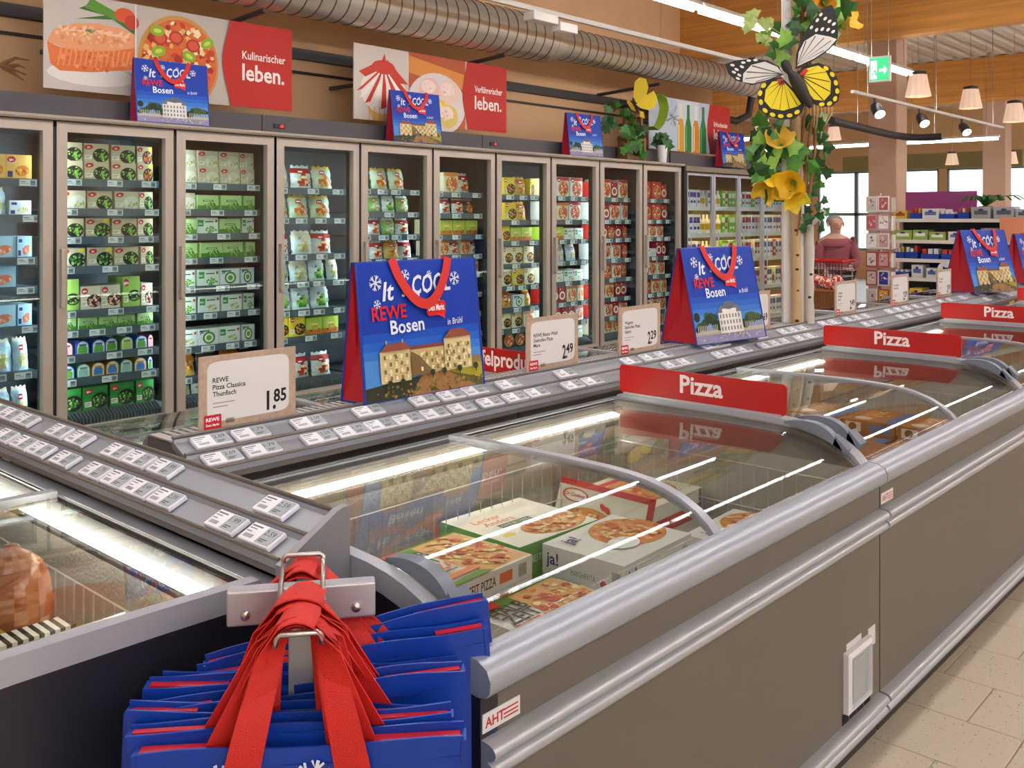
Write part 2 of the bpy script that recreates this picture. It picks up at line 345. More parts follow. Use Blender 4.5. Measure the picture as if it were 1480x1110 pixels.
s1, s2 = seam_mesh(.215), seam_mesh(.165); y = 1.2
while y < 11.6:
    o = bpy.data.objects.new('seam', s1 if y < 7.3 else s2); COL.objects.link(o); o.parent = t; o.location = (0, y - 5, 0); y += .13
for y in (1.5, 4.0, 6.6, 9.2): MB().tube([(XW + .02, y, ZD - .3), (XD + .1, y, ZD - .25)], .02, 6).build('bracket', 'fascia', t)
# white busbar track under the ceiling, sensor box on it
t = thing('busbar_track', (-5.25, 6, 3.4), 'thin white track running above the wall freezer doors', 'track')
MB().box(-5.27, -5.23, -1, 11.8, 3.38, 3.42).build('rail', 'white_metal', t)
for y in (2, 5, 8, 10.8): MB().tube([(-5.25, y, 3.42), (-5.25, y, 4.519)], .004, 5).build('suspension_wire', 'steel', t)
t = thing('emergency_lamp', (-5.25, 6.3, 3.3), 'white box lamp hanging beneath the thin white track', 'lamp')
MB().bbox(-5.31, -5.19, 6.02, 6.34, 3.30, 3.378, .008).build('housing', 'white_metal', t); MB().bbox(-5.30, -5.20, 6.38, 6.62, 3.26, 3.34, .008).build('projector_head', 'white_metal', t); MB().box(-5.26, -5.24, 6.30, 6.42, 3.32, 3.335).build('joint', 'black', t)
# ---------------------------------------------------------------- upright wall freezers
XF = -6.02; DW = .793; Y00 = 2.487 - DW
ZB, ZT = .28, 2.245
def door_y(k): return Y00 + DW * k, Y00 + DW * (k + 1)
SHELVES = {1: [1.89, 1.70, 1.52, 1.33, 1.05, .925, .765, .615], 2: [1.885, 1.70, 1.53, 1.36, 1.16, .97, .74, .53], 0: [1.88, 1.66, 1.40, 1.22, .98, .70], 3: [1.87, 1.64, 1.36, 1.15, .93, .73], 4: [1.88, 1.69, 1.5, 1.30, 1.12, .93, .72], 5: [1.87, 1.68, 1.49, 1.31, 1.14, .96, .78, .6]}
GEN = [1.86, 1.62, 1.42, 1.20, .99, .78, .58]
# shelf price tag mesh (white strip with grey square)
def small_tag_mesh(v):
    mb = MB(); mb.col = lin('#e6e9e6'); mb.box(0, .008, -.05, .05, -.02, .02)
    d = Draw(.0006); d.rect(.012, -.016, .032, .032, '#8d999c').rect(-.045, .004, .03, .004, '#555').rect(-.045, -.006, .045, .003, '#888').rect(.018, -.006 + v * .003, .02, .008, '#5b6669', 2)
    d.into(mb, (.008, 0, 0), (0, 1, 0), (0, 0, 1), (1, 0, 0)); return mb.mesh('price_tag', 'print')
STAG = [small_tag_mesh(v) for v in range(3)]
def ring_frame(mb, y0, y1, z0, z1, w, xa, xb):
    bv = .012
    out = [(y0, z0), (y1, z0), (y1, z1), (y0, z1)]; inn = [(y0 + w, z0 + w), (y1 - w, z0 + w), (y1 - w, z1 - w), (y0 + w, z1 - w)]
    mid = [(y0 + bv, z0 + bv), (y1 - bv, z0 + bv), (y1 - bv, z1 - bv), (y0 + bv, z1 - bv)]
    loops = [[(xa,) + p for p in out], [(xb - .006,) + p for p in out], [(xb,) + p for p in mid], [(xb,) + (p[0], p[1]) for p in inn], [(xa,) + p for p in inn]]
    vs = [p for l in loops for p in l]; fs = []
    for i in range(5):
        for k in range(4): fs.append((i * 4 + k, i * 4 + (k + 1) % 4, ((i + 1) % 5) * 4 + (k + 1) % 4, ((i + 1) % 5) * 4 + k))
    mb.add(vs, fs); return mb
rngS = random.Random(5)
BAYS = []
def freezer_unit(k0, k1, label):
    y0, y1 = door_y(k0)[0] + .0005, door_y(k1)[1] - .0005
    t = thing('upright_freezer', (-6.4, (y0 + y1) / 2, 0), label, 'freezer', 'upright wall freezers')
    sh = MB()      # carcass: back, floor, roof, ends
    sh.box(-6.78, -6.74, y0, y1, .1, 2.40); sh.box(-6.74, -6.03, y0, y1, .1, .3); sh.box(-6.74, -6.03, y0, y1, 2.21, 2.27)
    sh.box(-6.74, -6.03, y0, y0 + .012, .3, 2.21); sh.box(-6.74, -6.03, y1 - .012, y1, .3, 2.21)
    sh.build('carcass', 'liner_dark', t)
    MB().box(-6.74, -6.06, y0, y1, 0, .1).build('plinth', 'plinth', t)
    MB().prism([(-5.985, 2.25), (-5.975, 2.262), (-5.985, 2.278), (-6.2, 2.285), (-6.2, 2.25)], y0, y1).build('ledge', 'door_frame', t)
    MB().box(-6.26, -6.2, y0 + .003, y1 - .003, 2.27, 2.425).build('fascia_panel', 'fascia', t)
    MB().box(-6.74, -6.26, y0, y1, 2.27, 2.41).build('roof_cover', 'fascia', t)
    dsp = MB().bbox(-6.2, -6.19, y0 + .1, y0 + .2, 2.33, 2.365, .003).build('display', 'black', t); dsp['label'] = 'small black display with red digits'
    d = Draw(.001); d.text('-22', .03, .008, .02, '#ffffff', 1); mb = MB(); d.into(mb, (-6.19, y0 + .12, 2.33), (0, 1, 0), (0, 0, 1), (1, 0, 0)); mb.build('digits', 'red_led', dsp)
    for k in range(k0, k1 + 1):
        a, b = door_y(k)
        MB().box(-6.05, -6.03, a + .0005, a + .011, ZB, ZT).build('mullion', 'gasket', t); MB().box(-6.05, -6.03, b - .011, b - .0005, ZB, ZT).build('mullion', 'gasket', t)
        dr = ring_frame(MB(), a + .011, b - .011, ZB, ZT, .062, -6.07, XF).build('door', 'door_frame', t)
        MB().box(-6.05, -6.044, a + .07, b - .07, ZB + .06, ZT - .06).build('glass_pane', 'door_glass', dr)
        h = MB(); h.bbox(-6.0, -5.975, a + .02, a + .05, 1.1, 1.46, .008); h.box(-6.02, -5.99, a + .025, a + .045, 1.10, 1.13); h.box(-6.02, -5.99, a + .025, a + .045, 1.43, 1.46); h.build('handle', 'door_frame', dr)
        MB().box(-6.125, -6.085, b - .065, b - .03, .42, 2.17).build('inner_mullion', 'gasket', t)
        for yy in (a + .045,):
            hs_ = MB().box(-6.125, -6.085, yy - .02, yy + .02, .42, 2.17).build('led_housing', 'gasket', t)
            MB().box(-6.130, -6.125, yy - .016, yy + .016, .44, 2.15).build('led_strip', 'led_cool', hs_)
        # vent at the floor of the bay
        dk = MB().prism([(-6.72, .40), (-6.16, .40), (-6.10, .36), (-6.10, .30), (-6.72, .30)], a + .03, b - .03).build('deck', 'liner_dark', t)
        vent = MB()
        for i in range(30):
            yy = a + .07 + (b - a - .14) * i / 29; vent.prism([(-6.165, .405), (-6.095, .365), (-6.09, .32), (-6.085, .32), (-6.09, .375), (-6.165, .412)], yy - .005, yy + .005)
        v = vent.build('vent_grille', 'shelf_metal', dk); v['kind'] = 'stuff'
        zs = SHELVES.get(k, GEN)
        zz = sorted(zs) + [2.18]
        BAYS.append((k, 0, a, b, .405, zz[0] - .405))
        for i, z in enumerate(zz[:-1]):
            sf = MB().prism([(-6.72, z), (-6.16, z), (-6.155, z - .038), (-6.15, z - .038), (-6.152, z + .012), (-6.16, z + .012), (-6.165, z + .006), (-6.72, z + .006)][::-1], a + .045, b - .045).build('shelf', 'shelf_metal', t)
            BAYS.append((k, i + 1, a, b, z + .008, zz[i + 1] - z - .045))
            n = rngS.choice([3, 3, 4]); 
            for q in range(n):
                o = bpy.data.objects.new('price_tag', rngS.choice(STAG)); COL.objects.link(o); o.parent = sf
                o.location = (-6.15 + 6.4, a + .15 + (b - a - .27) * (q + rngS.uniform(-.12, .12)) / (n - 1) - (y0 + y1) / 2, z - .014)
    return t
freezer_unit(0, 2, 'upright glass door freezer nearest the left edge, with green vegetable boxes')
freezer_unit(3, 5, 'upright glass door freezer behind the blue castle bag, full of bagged food')
freezer_unit(6, 8, 'upright glass door freezer left of the beverage poster, with yellow and red boxes')
freezer_unit(9, 9, 'single door upright freezer beside the warm lit dairy cabinet')
# ---------------------------------------------------------------- product meshes
GREENS = ['#4d8b2a', '#6aa832', '#8fbf4a', '#2f6b22', '#a9cc6a']; ORANGES = ['#d8782a', '#e8a23c', '#c2541f', '#f0c04a', '#9c4a1c']; REDS = ['#b8271f', '#d9482c', '#e8a060', '#f2d090', '#7c1a14']
CREAM = ['#e8dcb4', '#d9c48c', '#c8b070', '#f4ecd0', '#9aa860']; PINK = ['#e07a5a', '#f0a080', '#d85a48', '#f6c8b0']
PAL = {'green': GREENS, 'orange': ORANGES, 'red': REDS, 'cream': CREAM, 'pink': PINK}
def box_mesh(w, h, dp, bg, style, pal, logo, seed, side=None):
    # front faces +x; origin at the bottom centre of the front
    rng = random.Random(seed); mb = MB(); mb.col = lin(side or bg); mb.box(-dp, 0, -w / 2, w / 2, 0, h)
    d = Draw(.0006); d.rect(.001, .001, w - .002, h - .002, bg, 1)
    P = PAL[pal]
    if style == 'bowl':
        cx, cy, r = w * .68, h * .36, min(h * .36, w * .3)
        d.ell(cx, cy, r * 1.25, r * 1.08, '#22211f' if seed % 2 else '#ded6c2', 2, 18); d.speck(rng, cx, cy, r * 1.0, r * .85, P, 26, r * .22)
        d.rect(w * .05, h * .14, w * .28, h * .22, '#efe6cf', 2); d.rect(w * .07, h * .27, w * .2, h * .03, '#7a6a4a', 3); d.rect(w * .07, h * .2, w * .15, h * .025, '#7a6a4a', 3)
    elif style == 'band':
        d.rect(0.001, h * .0, w - .002, h * .3, P[0], 2); d.speck(rng, w * .6, h * .28, w * .34, h * .22, P, 30, h * .08); d.rect(w * .25, h * .55, w * .5, h * .13, P[3], 3); d.rect(w * .3, h * .595, w * .4, h * .04, '#f5f5e6', 4)
    elif style == 'pizza':
        r = min(w, h) * .4; d.ell(w * .56, h * .42, r * 1.05, r, '#d9a45a', 2, 20); d.ell(w * .56, h * .42, r * .93, r * .88, '#d9572f', 3, 20); d.speck(rng, w * .56, h * .42, r * .85, r * .8, P + ['#f2e2b0', '#f6ecc8'], 30, r * .17, 4)
        d.rect(.001, h * .82, w - .002, h * .17, '#c62420' if pal == 'red' else P[0], 2)
    elif style == 'square':
        d.rect(w * .05, h * .45, w * .26, h * .4, '#3c9a3a', 2); d.text('bio', w * .08, h * .57, h * .14, '#ffffff', 3, bold=.02); d.speck(rng, w * .66, h * .25, w * .26, h * .2, P, 26, h * .09, 2); d.rect(w * .38, h * .7, w * .4, h * .07, '#3b5a3a', 2); d.rect(w * .86, h * .7, w * .1, h * .16, '#d63a3a', 2)
    elif style == 'fish':
        d.ell(w * .62, h * .35, w * .28, h * .22, P[0], 2, 14, .25); d.speck(rng, w * .62, h * .35, w * .24, h * .16, P, 16, h * .08, 3); d.rrect(w * .06, h * .66, w * .3, h * .24, h * .05, '#f5f5fa', 2); d.rrect(w * .08, h * .69, w * .26, h * .18, h * .04, '#21418f', 3); d.rect(w * .05, h * .08, w * .2, h * .25, '#1f2f74', 2)
    elif style == 'swirl':
        for q, rr in enumerate((.42, .3, .18)): d.ell(w * .52, h * .42, h * rr, h * rr * .9, (P[0], '#f6f2e6', P[1])[q], 2 + q, 18)
        d.rect(w * .06, h * .8, w * .5, h * .1, P[0], 2)
    if logo == 'oval':
        d.ell(w * .2, h * .8, w * .17, h * .13, '#c8202a', 5, 16, .1); d.text('iglo', w * .2, h * .755, h * .09, '#ffffff', 6, align='c', bold=.02)
    elif logo == 'ja':
        d.text('ja!', w * .08, h * .72, h * .2, '#27277a', 5, bold=.03)
    elif logo == 'badge':
        d.rrect(w * .08, h * .74, w * .22, h * .2, h * .03, '#c01f26', 5); d.rect(w * .11, h * .81, w * .16, h * .06, '#ffffff', 6)
    elif logo == 'yellow':
        d.ell(w * .2, h * .8, w * .17, h * .13, '#c8202a', 5, 16, .1); d.text('iglo', w * .2, h * .755, h * .09, '#ffffff', 6, align='c', bold=.02); d.rect(w * .72, h * .78, w * .24, h * .18, '#f3d81e', 5)
    d.into(mb, (0, -w / 2, 0), (0, 1, 0), (0, 0, 1), (1, 0, 0)); return mb.mesh('frozen_food_box', 'print', fixn=True)
def bag_mesh(w, h, dp, bg, pal, mark, seed):
    rng = random.Random(seed); mb = MB(); nu, nv = 9, 9; P = [lin(c) for c in PAL[pal]]; B = lin(bg); T = lin('#e9efec')
    def pt(i, j, sgn):
        u = i / nu - .5; v = j / nv; bul = max(0, (1 - (2 * abs(u)) ** 2.4)) * (max(0, math.sin(math.pi * min(v * 1.05 + .04, 1))) ** .6)
        lean = -.03 * v; ww = w * (1 - .12 * math.sin(math.pi * v) * 0 - .10 * (v > .85))
        j2 = (rng2(i, j) - .5) * .012
        return Vector((lean - dp / 2 + sgn * (dp / 2 * bul + .003) + j2 * bul, u * ww + j2, v * h + (.008 * math.sin(i * 2.3 + seed) if j == nv else 0)))
    R = {}
    def rng2(i, j):
        if (i, j) not in R: R[(i, j)] = rng.random()
        return R[(i, j)]
    for sgn in (1, -1):
        n0 = len(mb.v); vs = [pt(i, j, sgn) for j in range(nv + 1) for i in range(nu + 1)]; mb.v += [tuple(v) for v in vs]
        for j in range(nv):
            for i in range(nu):
                a = n0 + j * (nu + 1) + i; q = (a, a + 1, a + nu + 2, a + nu + 1)
                u, v = (i + .5) / nu, (j + .5) / nv
                if j >= nv - 1: c = P[3] if seed % 2 else T
                elif (u - .55) ** 2 / .10 + (v - .36) ** 2 / .07 < 1: c = P[rng.randrange(len(P))]
                elif v > .66 and seed % 3 == 0: c = P[0]
                else: c = tuple(x * rng.uniform(.85, 1.1) for x in B)
                mb.f.append(q if sgn > 0 else q[::-1]); mb.c.append(c); mb.mi.append(0)
    d = Draw(.002)
    if mark == 'ja': d.text('ja!', -.3 * w, h * .66, h * .13, '#27277a', 1, bold=.03)
    elif mark == 'badge': d.rrect(-.3 * w, h * .64, w * .28, h * .17, h * .03, '#c8202a', 1); d.rect(-.26 * w, h * .7, w * .2, h * .05, '#ffffff', 2)
    d.into(mb, (dp * .02 + .0, 0, 0), (0, 1, 0), (-.08, 0, 1), (1, 0, 0)); return mb.mesh('frozen_food_bag', 'film', smooth=70, fixn=False)
def cup_mesh(w, h, dp, c1, c2, seed):
    mb = MB(); n = 10; prof = [(-w / 2, 0), (w / 2, 0)] + [(w / 2 * math.cos(a), h * .55 + h * .45 * math.sin(a)) for a in [math.pi * k / n for k in range(n + 1)]]
    mb.prism(prof, -dp, 0, 'x', col=lin(c1)); d = Draw(.0006)
    d.poly([(x * .86, z * .9 + .004) for x, z in prof], '#e8e4dc', 1); d.poly([(x * .7, z * .6 + .006) for x, z in prof], c2, 2); d.rect(-w * .28, h * .62, w * .56, h * .14, c1, 2)
    d.into(mb, (0, 0, 0), (0, 1, 0), (0, 0, 1), (1, 0, 0)); return mb.mesh('herb_pack', 'print', fixn=True)
LIB = {}
def B(key, *a, **k): LIB[key] = (box_mesh(*a, **k), a[0], a[1], 'box')
B('veg_green', .165, .118, .2, '#cbb994', 'bowl', 'green', 'oval', 1); B('veg_orange', .165, .118, .2, '#bfae8c', 'bowl', 'orange', 'yellow', 3); B('veg_cream', .16, .118, .2, '#cdbf9f', 'bowl', 'cream', 'oval', 2); B('veg_mix', .16, .12, .2, '#c4b492', 'bowl', 'green', 'yellow', 5)
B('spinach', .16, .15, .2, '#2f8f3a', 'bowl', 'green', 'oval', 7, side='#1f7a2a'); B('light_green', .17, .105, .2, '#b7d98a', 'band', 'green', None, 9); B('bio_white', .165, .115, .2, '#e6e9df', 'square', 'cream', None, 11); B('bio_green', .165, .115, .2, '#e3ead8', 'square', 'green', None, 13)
B('fish_blue', .21, .13, .2, '#a8cfe2', 'fish', 'pink', None, 15); B('fish_white', .2, .09, .2, '#dfe7ea', 'fish', 'cream', None, 17); B('fish_orange', .15, .15, .2, '#e9b45e', 'fish', 'orange', 'oval', 19); B('ja_white', .16, .115, .2, '#e9e9e6', 'swirl', 'green', 'ja', 21)
B('yellow_potato', .16, .17, .2, '#e8c832', 'bowl', 'orange', 'badge', 23); B('cream_potato', .15, .16, .2, '#e6d8a6', 'bowl', 'orange', 'badge', 25); B('lime_box', .15, .13, .2, '#bcd04a', 'band', 'orange', None, 27)
B('pizza_white', .2, .2, .2, '#e8e2d6', 'pizza', 'red', 'badge', 29); B('pizza_red', .19, .2, .2, '#c6241f', 'pizza', 'red', 'badge', 31); B('pizza_cream', .18, .18, .2, '#e2d3b2', 'pizza', 'orange', None, 33); B('snack_red', .11, .17, .2, '#bf2621', 'swirl', 'red', 'badge', 35); B('pizza_dark', .22, .23, .2, '#3a2f28', 'pizza', 'orange', None, 37); B('red_berry', .13, .15, .2, '#d9c9b0', 'bowl', 'pink', 'oval', 39); B('tall_green', .12, .2, .2, '#9cbf56', 'bowl', 'green', 'oval', 41)
def G(key, *a): LIB[key] = (bag_mesh(*a), a[0], a[1], 'bag')
G('bag_white', .19, .19, .09, '#dfe8e2', 'green', 'ja', 2); G('bag_clear', .18, .18, .09, '#cfd9d2', 'cream', 'ja', 3); G('bag_green', .19, .19, .09, '#7fb45a', 'cream', 'badge', 4); G('bag_carrot', .18, .18, .09, '#c8d8b0', 'orange', 'badge', 5)
G('bag_red', .18, .18, .09, '#d8d6d0', 'red', 'badge', 6); G('bag_blue', .2, .2, .09, '#b9d4e6', 'cream', 'badge', 7); G('bag_gold', .19, .18, .09, '#d8b45a', 'orange', 'badge', 9); G('bag_dark', .18, .17, .09, '#4a3a36', 'orange', 'badge', 8)
for i, (a, b) in enumerate([('#2b5fb0', '#5fa33a'), ('#b02a3a', '#e8b0b8'), ('#6a9a3a', '#b8d060'), ('#d8962a', '#4a7fc0'), ('#4f9a8a', '#9cc4b0')]): LIB['cup%d' % i] = (cup_mesh(.085, .085, .16, a, b, i), .085, .085, 'cup')
LOOK = {'veg_green': 'beige vegetable box with green bowl picture', 'veg_orange': 'beige vegetable box with orange pan picture', 'veg_cream': 'beige vegetable box with pale bowl picture', 'veg_mix': 'beige vegetable box with yellow corner', 'spinach': 'dark green spinach box', 'light_green': 'pale green vegetable box', 'bio_white': 'white box with green square', 'bio_green': 'white box with green square and greens', 'fish_blue': 'light blue fish box', 'fish_white': 'flat white fish box', 'fish_orange': 'orange fish box', 'ja_white': 'plain white box with green swirl', 'yellow_potato': 'yellow potato box', 'cream_potato': 'cream potato box', 'lime_box': 'lime green box', 'pizza_white': 'white pizza box', 'pizza_red': 'red pizza box', 'pizza_cream': 'cream pizza box', 'snack_red': 'narrow red box', 'pizza_dark': 'dark pizza box', 'red_berry': 'beige box with berry bowl', 'tall_green': 'tall green box',
 'bag_white': 'white bag of greens', 'bag_clear': 'clear bag of pale vegetables', 'bag_green': 'green bag', 'bag_carrot': 'bag of carrots', 'bag_red': 'white and red bag', 'bag_blue': 'pale blue bag', 'bag_gold': 'golden bag', 'bag_dark': 'dark bag', 'cup0': 'blue herb pack', 'cup1': 'red herb pack', 'cup2': 'green herb pack', 'cup3': 'yellow herb pack', 'cup4': 'teal herb pack'}
THEME = {0: [['bag_blue'], ['bag_blue', 'fish_white'], ['fish_blue'], ['fish_white', 'fish_blue'], ['fish_blue'], ['bag_blue', 'fish_white'], ['fish_orange']],
 1: [['spinach'], ['cup0', 'cup3', 'cup4'], ['cup1', 'cup2', 'cup0'], ['light_green'], ['tall_green', 'red_berry'], ['veg_mix', 'veg_green'], ['veg_green', 'veg_mix'], ['veg_green', 'veg_cream'], ['veg_orange', 'veg_green']],
 2: [['bag_clear'], ['bag_dark', 'bag_gold'], ['ja_white', 'bio_white'], ['bio_white', 'bio_green'], ['bio_green', 'ja_white'], ['light_green'], ['light_green', 'bio_green'], ['light_green', 'veg_cream'], ['veg_cream']],
 3: [['bag_red', 'bag_clear'], ['lime_box', 'yellow_potato'], ['bag_white'], ['bag_white', 'bag_clear'], ['bag_clear', 'bag_red'], ['bag_green', 'bag_carrot'], ['bag_clear', 'bag_carrot', 'bag_red']],
 4: [['bag_red'], ['bag_white'], ['bag_clear'], ['bag_red', 'bag_gold'], ['bag_red', 'bag_gold'], ['bag_green', 'bag_red'], ['bag_green', 'bag_white'], ['bag_gold', 'bag_carrot']],
 5: [['pizza_dark'], ['bag_clear'], ['ja_white'], ['bio_white', 'bag_white'], ['bag_gold', 'pizza_cream'], ['bag_red', 'pizza_cream'], ['lime_box', 'cream_potato'], ['bag_dark', 'bag_red'], ['bag_red', 'pizza_cream']],
 6: [['pizza_dark'], ['pizza_cream', 'cream_potato'], ['bag_gold', 'ja_white'], ['yellow_potato', 'cream_potato'], ['cream_potato', 'yellow_potato'], ['lime_box', 'yellow_potato'], ['bag_gold', 'yellow_potato'], ['bag_gold', 'yellow_potato']],
 7: [['bag_clear', 'bio_white'], ['pizza_white', 'snack_red'], ['pizza_cream', 'snack_red'], ['pizza_white', 'bio_white'], ['bag_blue', 'fish_blue'], ['lime_box', 'bio_white'], ['pizza_white', 'pizza_cream'], ['pizza_white', 'pizza_cream']],
 8: [['pizza_cream'], ['pizza_white', 'snack_red'], ['snack_red', 'pizza_cream'], ['pizza_red', 'pizza_white'], ['pizza_red', 'pizza_white'], ['pizza_red', 'pizza_cream', 'snack_red'], ['pizza_white', 'snack_red'], ['pizza_white', 'snack_red']],
 9: [['pizza_cream'], ['pizza_white'], ['pizza_cream', 'pizza_red'], ['snack_red', 'pizza_white'], ['fish_white', 'snack_red'], ['snack_red', 'pizza_white'], ['pizza_red', 'snack_red'], ['pizza_red', 'snack_red']]}
DOORN = ['leftmost', 'second', 'third', 'fourth', 'fifth', 'sixth', 'seventh', 'eighth', 'ninth', 'tenth']
PLACED = {}
NAMES = {'box': 'frozen_food_box', 'bag': 'frozen_food_bag', 'cup': 'herb_pack'}
def put(key, x, y, z, label, group, rz=0, sc=1):
    me, w, h, kind = LIB[key]
    o = bpy.data.objects.new(NAMES[kind], me); COL.objects.link(o); o.location = (x, y, z); o.rotation_euler = (0, 0, rz)
    if sc != 1: o.scale = (sc, sc, sc)
    return tag(o, label, {'box': 'box', 'bag': 'bag', 'cup': 'pack'}[kind], group)
rng = random.Random(11)
for k, i, a, b, z, room in BAYS:
    th = THEME[k][min(i, len(THEME[k]) - 1)]
    y = a + .075 + (rng.uniform(0, .03)); n = 0
    if k == 0: y = a + .42
    while True:
        key = th[rng.randrange(len(th))]; me, w, h, kind = LIB[key]
        sc = min(1.0, (room - .006) / h)
        if sc < .45: sc = .45
        ww = w * sc
        sy = 1.0
        if y + ww > b - .07:
            sy = (b - .07 - y) / ww
            if sy < .38: break
            ww *= sy
        nm = 'bottom deck' if i == 0 else ORD[i - 1] + ' shelf up'
        lab = '%s, %s, %s freezer door, %s from left' % (LOOK[key], nm, DOORN[k], ORD[n])
        x = -6.185 - rng.uniform(0, .02)
        put(key, x, y + ww / 2, z, lab, 'frozen food in the wall freezers', rng.uniform(-.04, .04) if kind != 'bag' else rng.uniform(-.1, .1), sc).scale = (sc, sc * sy, sc)
        if kind == 'box' and (h * sc) * 2 < room and rng.random() < .75:
            put(key, x - .02, y + ww / 2 + .005, z + h * sc + .001, lab.replace(' from left', ' column, upper'), 'frozen food in the wall freezers', rng.uniform(-.05, .05), sc).scale = (sc, sc * sy, sc)
        y += ww + rng.uniform(.006, .02); n += 1
# ---------------------------------------------------------------- dairy cabinet with warm light, behind the last freezer
DY0, DY1 = door_y(9)[1] + .03, 12.9
t = thing('dairy_cabinet', (-6.4, (DY0 + DY1) / 2, 0), 'warm lit dairy cabinet with glass doors, beyond the last upright freezer', 'fridge')
c = MB(); c.box(-6.78, -6.74, DY0, DY1, .1, 2.3); c.box(-6.74, -6.03, DY0, DY1, .1, .3); c.box(-6.74, -5.98, DY0, DY1, 2.2, 2.26); c.box(-6.74, -6.03, DY0, DY0 + .03, .3, 2.2); c.box(-6.74, -6.03, DY1 - .05, DY1, .3, 2.2)
c.build('carcass', 'dairy_liner', t); MB().box(-6.74, -6.06, DY0, DY1, 0, .1).build('plinth', 'plinth', t)
MB().box(-6.26, -6.2, DY0, DY1, 2.26, 2.425).build('fascia_panel', 'fascia', t); MB().box(-6.06, -5.99, DY0 - .028, DY0 + .035, .1, 2.26).build('end_post', 'gasket', t)
ND = 5; dw = (DY1 - DY0 - .1) / ND
for k in range(ND):
    a = DY0 + .06 + dw * k; dr = ring_frame(MB(), a + .006, a + dw - .006, .28, 2.19, .035, -6.05, XF).build('door', 'frame_grey', t)
    MB().box(-6.04, -6.034, a + .03, a + dw - .03, .32, 2.15).build('glass_pane', 'door_glass', dr)
    MB().tube([(-6.0, a + .05, 1.0), (-5.985, a + .05, 1.02), (-5.985, a + .05, 1.48), (-6.0, a + .05, 1.5)], .008, 6).build('handle', 'alu', dr)
DSH = [1.78, 1.45, 1.12, .74, .34]
MATS_D = []
def carton(w, h, c1, c2, kind):
    mb = MB()
    if kind == 0: mb.box(-.1, 0, -w / 2, w / 2, 0, h, lin(c1)); d = Draw(.0006); d.rect(-w / 2 + .002, h * .55, w - .004, h * .3, c2, 1).rect(-w * .3, h * .2, w * .6, h * .15, c2, 1); d.into(mb, (0, 0, 0), (0, 1, 0), (0, 0, 1), (1, 0, 0))
    else: mb.lathe([(w * .42, 0), (w * .45, h * .1), (w * .45, h * .6), (w * .2, h * .8), (w * .18, h * .92), (w * .2, h * .93), (w * .2, h)], (-w / 2, 0, 0), 10, lin(c1)); mb.lathe([(w * .46, h * .18), (w * .46, h * .5)], (-w / 2, 0, 0), 10, lin(c2))
    return mb.mesh('dairy_pack', 'print', smooth=30 if kind else None)
CT = [(carton(.075, .2, a, b, k), n) for a, b, k, n in [('#e8e4f0', '#5a3a9a', 0, 'white and violet carton'), ('#c83a4a', '#f0e8e0', 0, 'red carton'), ('#8ac03a', '#f4f4e0', 0, 'lime green carton'), ('#e8d8c0', '#8a5a2a', 0, 'cream carton'), ('#e8ecf0', '#3a6ab0', 0, 'white and blue carton'), ('#f0e8d8', '#d8b030', 1, 'cream bottle'), ('#e0c070', '#8a3a1a', 1, 'amber bottle'), ('#d0d8e0', '#b03040', 0, 'grey and red carton')]]
for i, z in enumerate(DSH):
    sf = MB().prism([(-6.72, z), (-6.14, z), (-6.135, z - .04), (-6.13, z - .04), (-6.13, z + .012), (-6.72, z + .012)][::-1], DY0 + .05, DY1 - .06).build('shelf', 'white_plastic', t)
    MB().box(-6.2, -6.17, DY0 + .1, DY1 - .1, z - .014, z - .004).build('led_strip', 'led_warm', sf)
    y = DY0 + .11; n = 0
    while y < DY1 - .12:
        blk = int((y - DY0) / .55) + i * 3; me, nm = CT[(blk * 5 + i) % len(CT)] if rng.random() < .85 else CT[rng.randrange(len(CT))]
        o = bpy.data.objects.new('dairy_pack', me); COL.objects.link(o); o.location = (-6.16 - rng.uniform(0, .02), y + .04, z + .013); o.scale = (1, 1, 1.15 if i else 1.0)
        tag(o, '%s, %s dairy shelf from top, %s pack from left' % (nm, ORD[i], ORD[n]), 'carton' if 'carton' in nm else 'bottle', 'dairy packs'); y += .086; n += 1
# ---------------------------------------------------------------- chest freezers
CL = 1.85
LIDP = [(0, .957), (.2, .961), (.45, .963), (.62, .961), (.70, .957), (.76, .950), (.81, .939), (.86, .922), (.905, .899), (.94, .873), (.962, .848)]
def xf(mb, T): mb.v = [tuple(T(*p)) for p in mb.v]; return mb
def lid_strip(a0, a1, dz, th, prof=None):
    prof = prof or LIDP
    top = [(b, z + dz) for b, z in prof]; bot = [(b - .3 * th, z + dz - th) for b, z in prof][::-1]
    return MB().prism([(b, z) for b, z in top + bot], a0, a1, 'x')
def wires(a0, a1, b0, b1, z0, z1, step=.048, horiz=4, r=.0022):
    # upright wire lattice between (a0,b0) and (a1,b1) in plan
    mb = MB(); L = math.hypot(a1 - a0, b1 - b0); n = max(2, int(L / step))
    for i in range(n + 1):
        t = i / n; a, b = a0 + (a1 - a0) * t, b0 + (b1 - b0) * t; mb.tube([(a, b, z0), (a, b, z1)], r, 4)
    for k in range(horiz):
        z = z0 + (z1 - z0) * k / (horiz - 1); mb.tube([(a0, b0, z), (a1, b1, z)], r * 1.3, 4)
    return mb
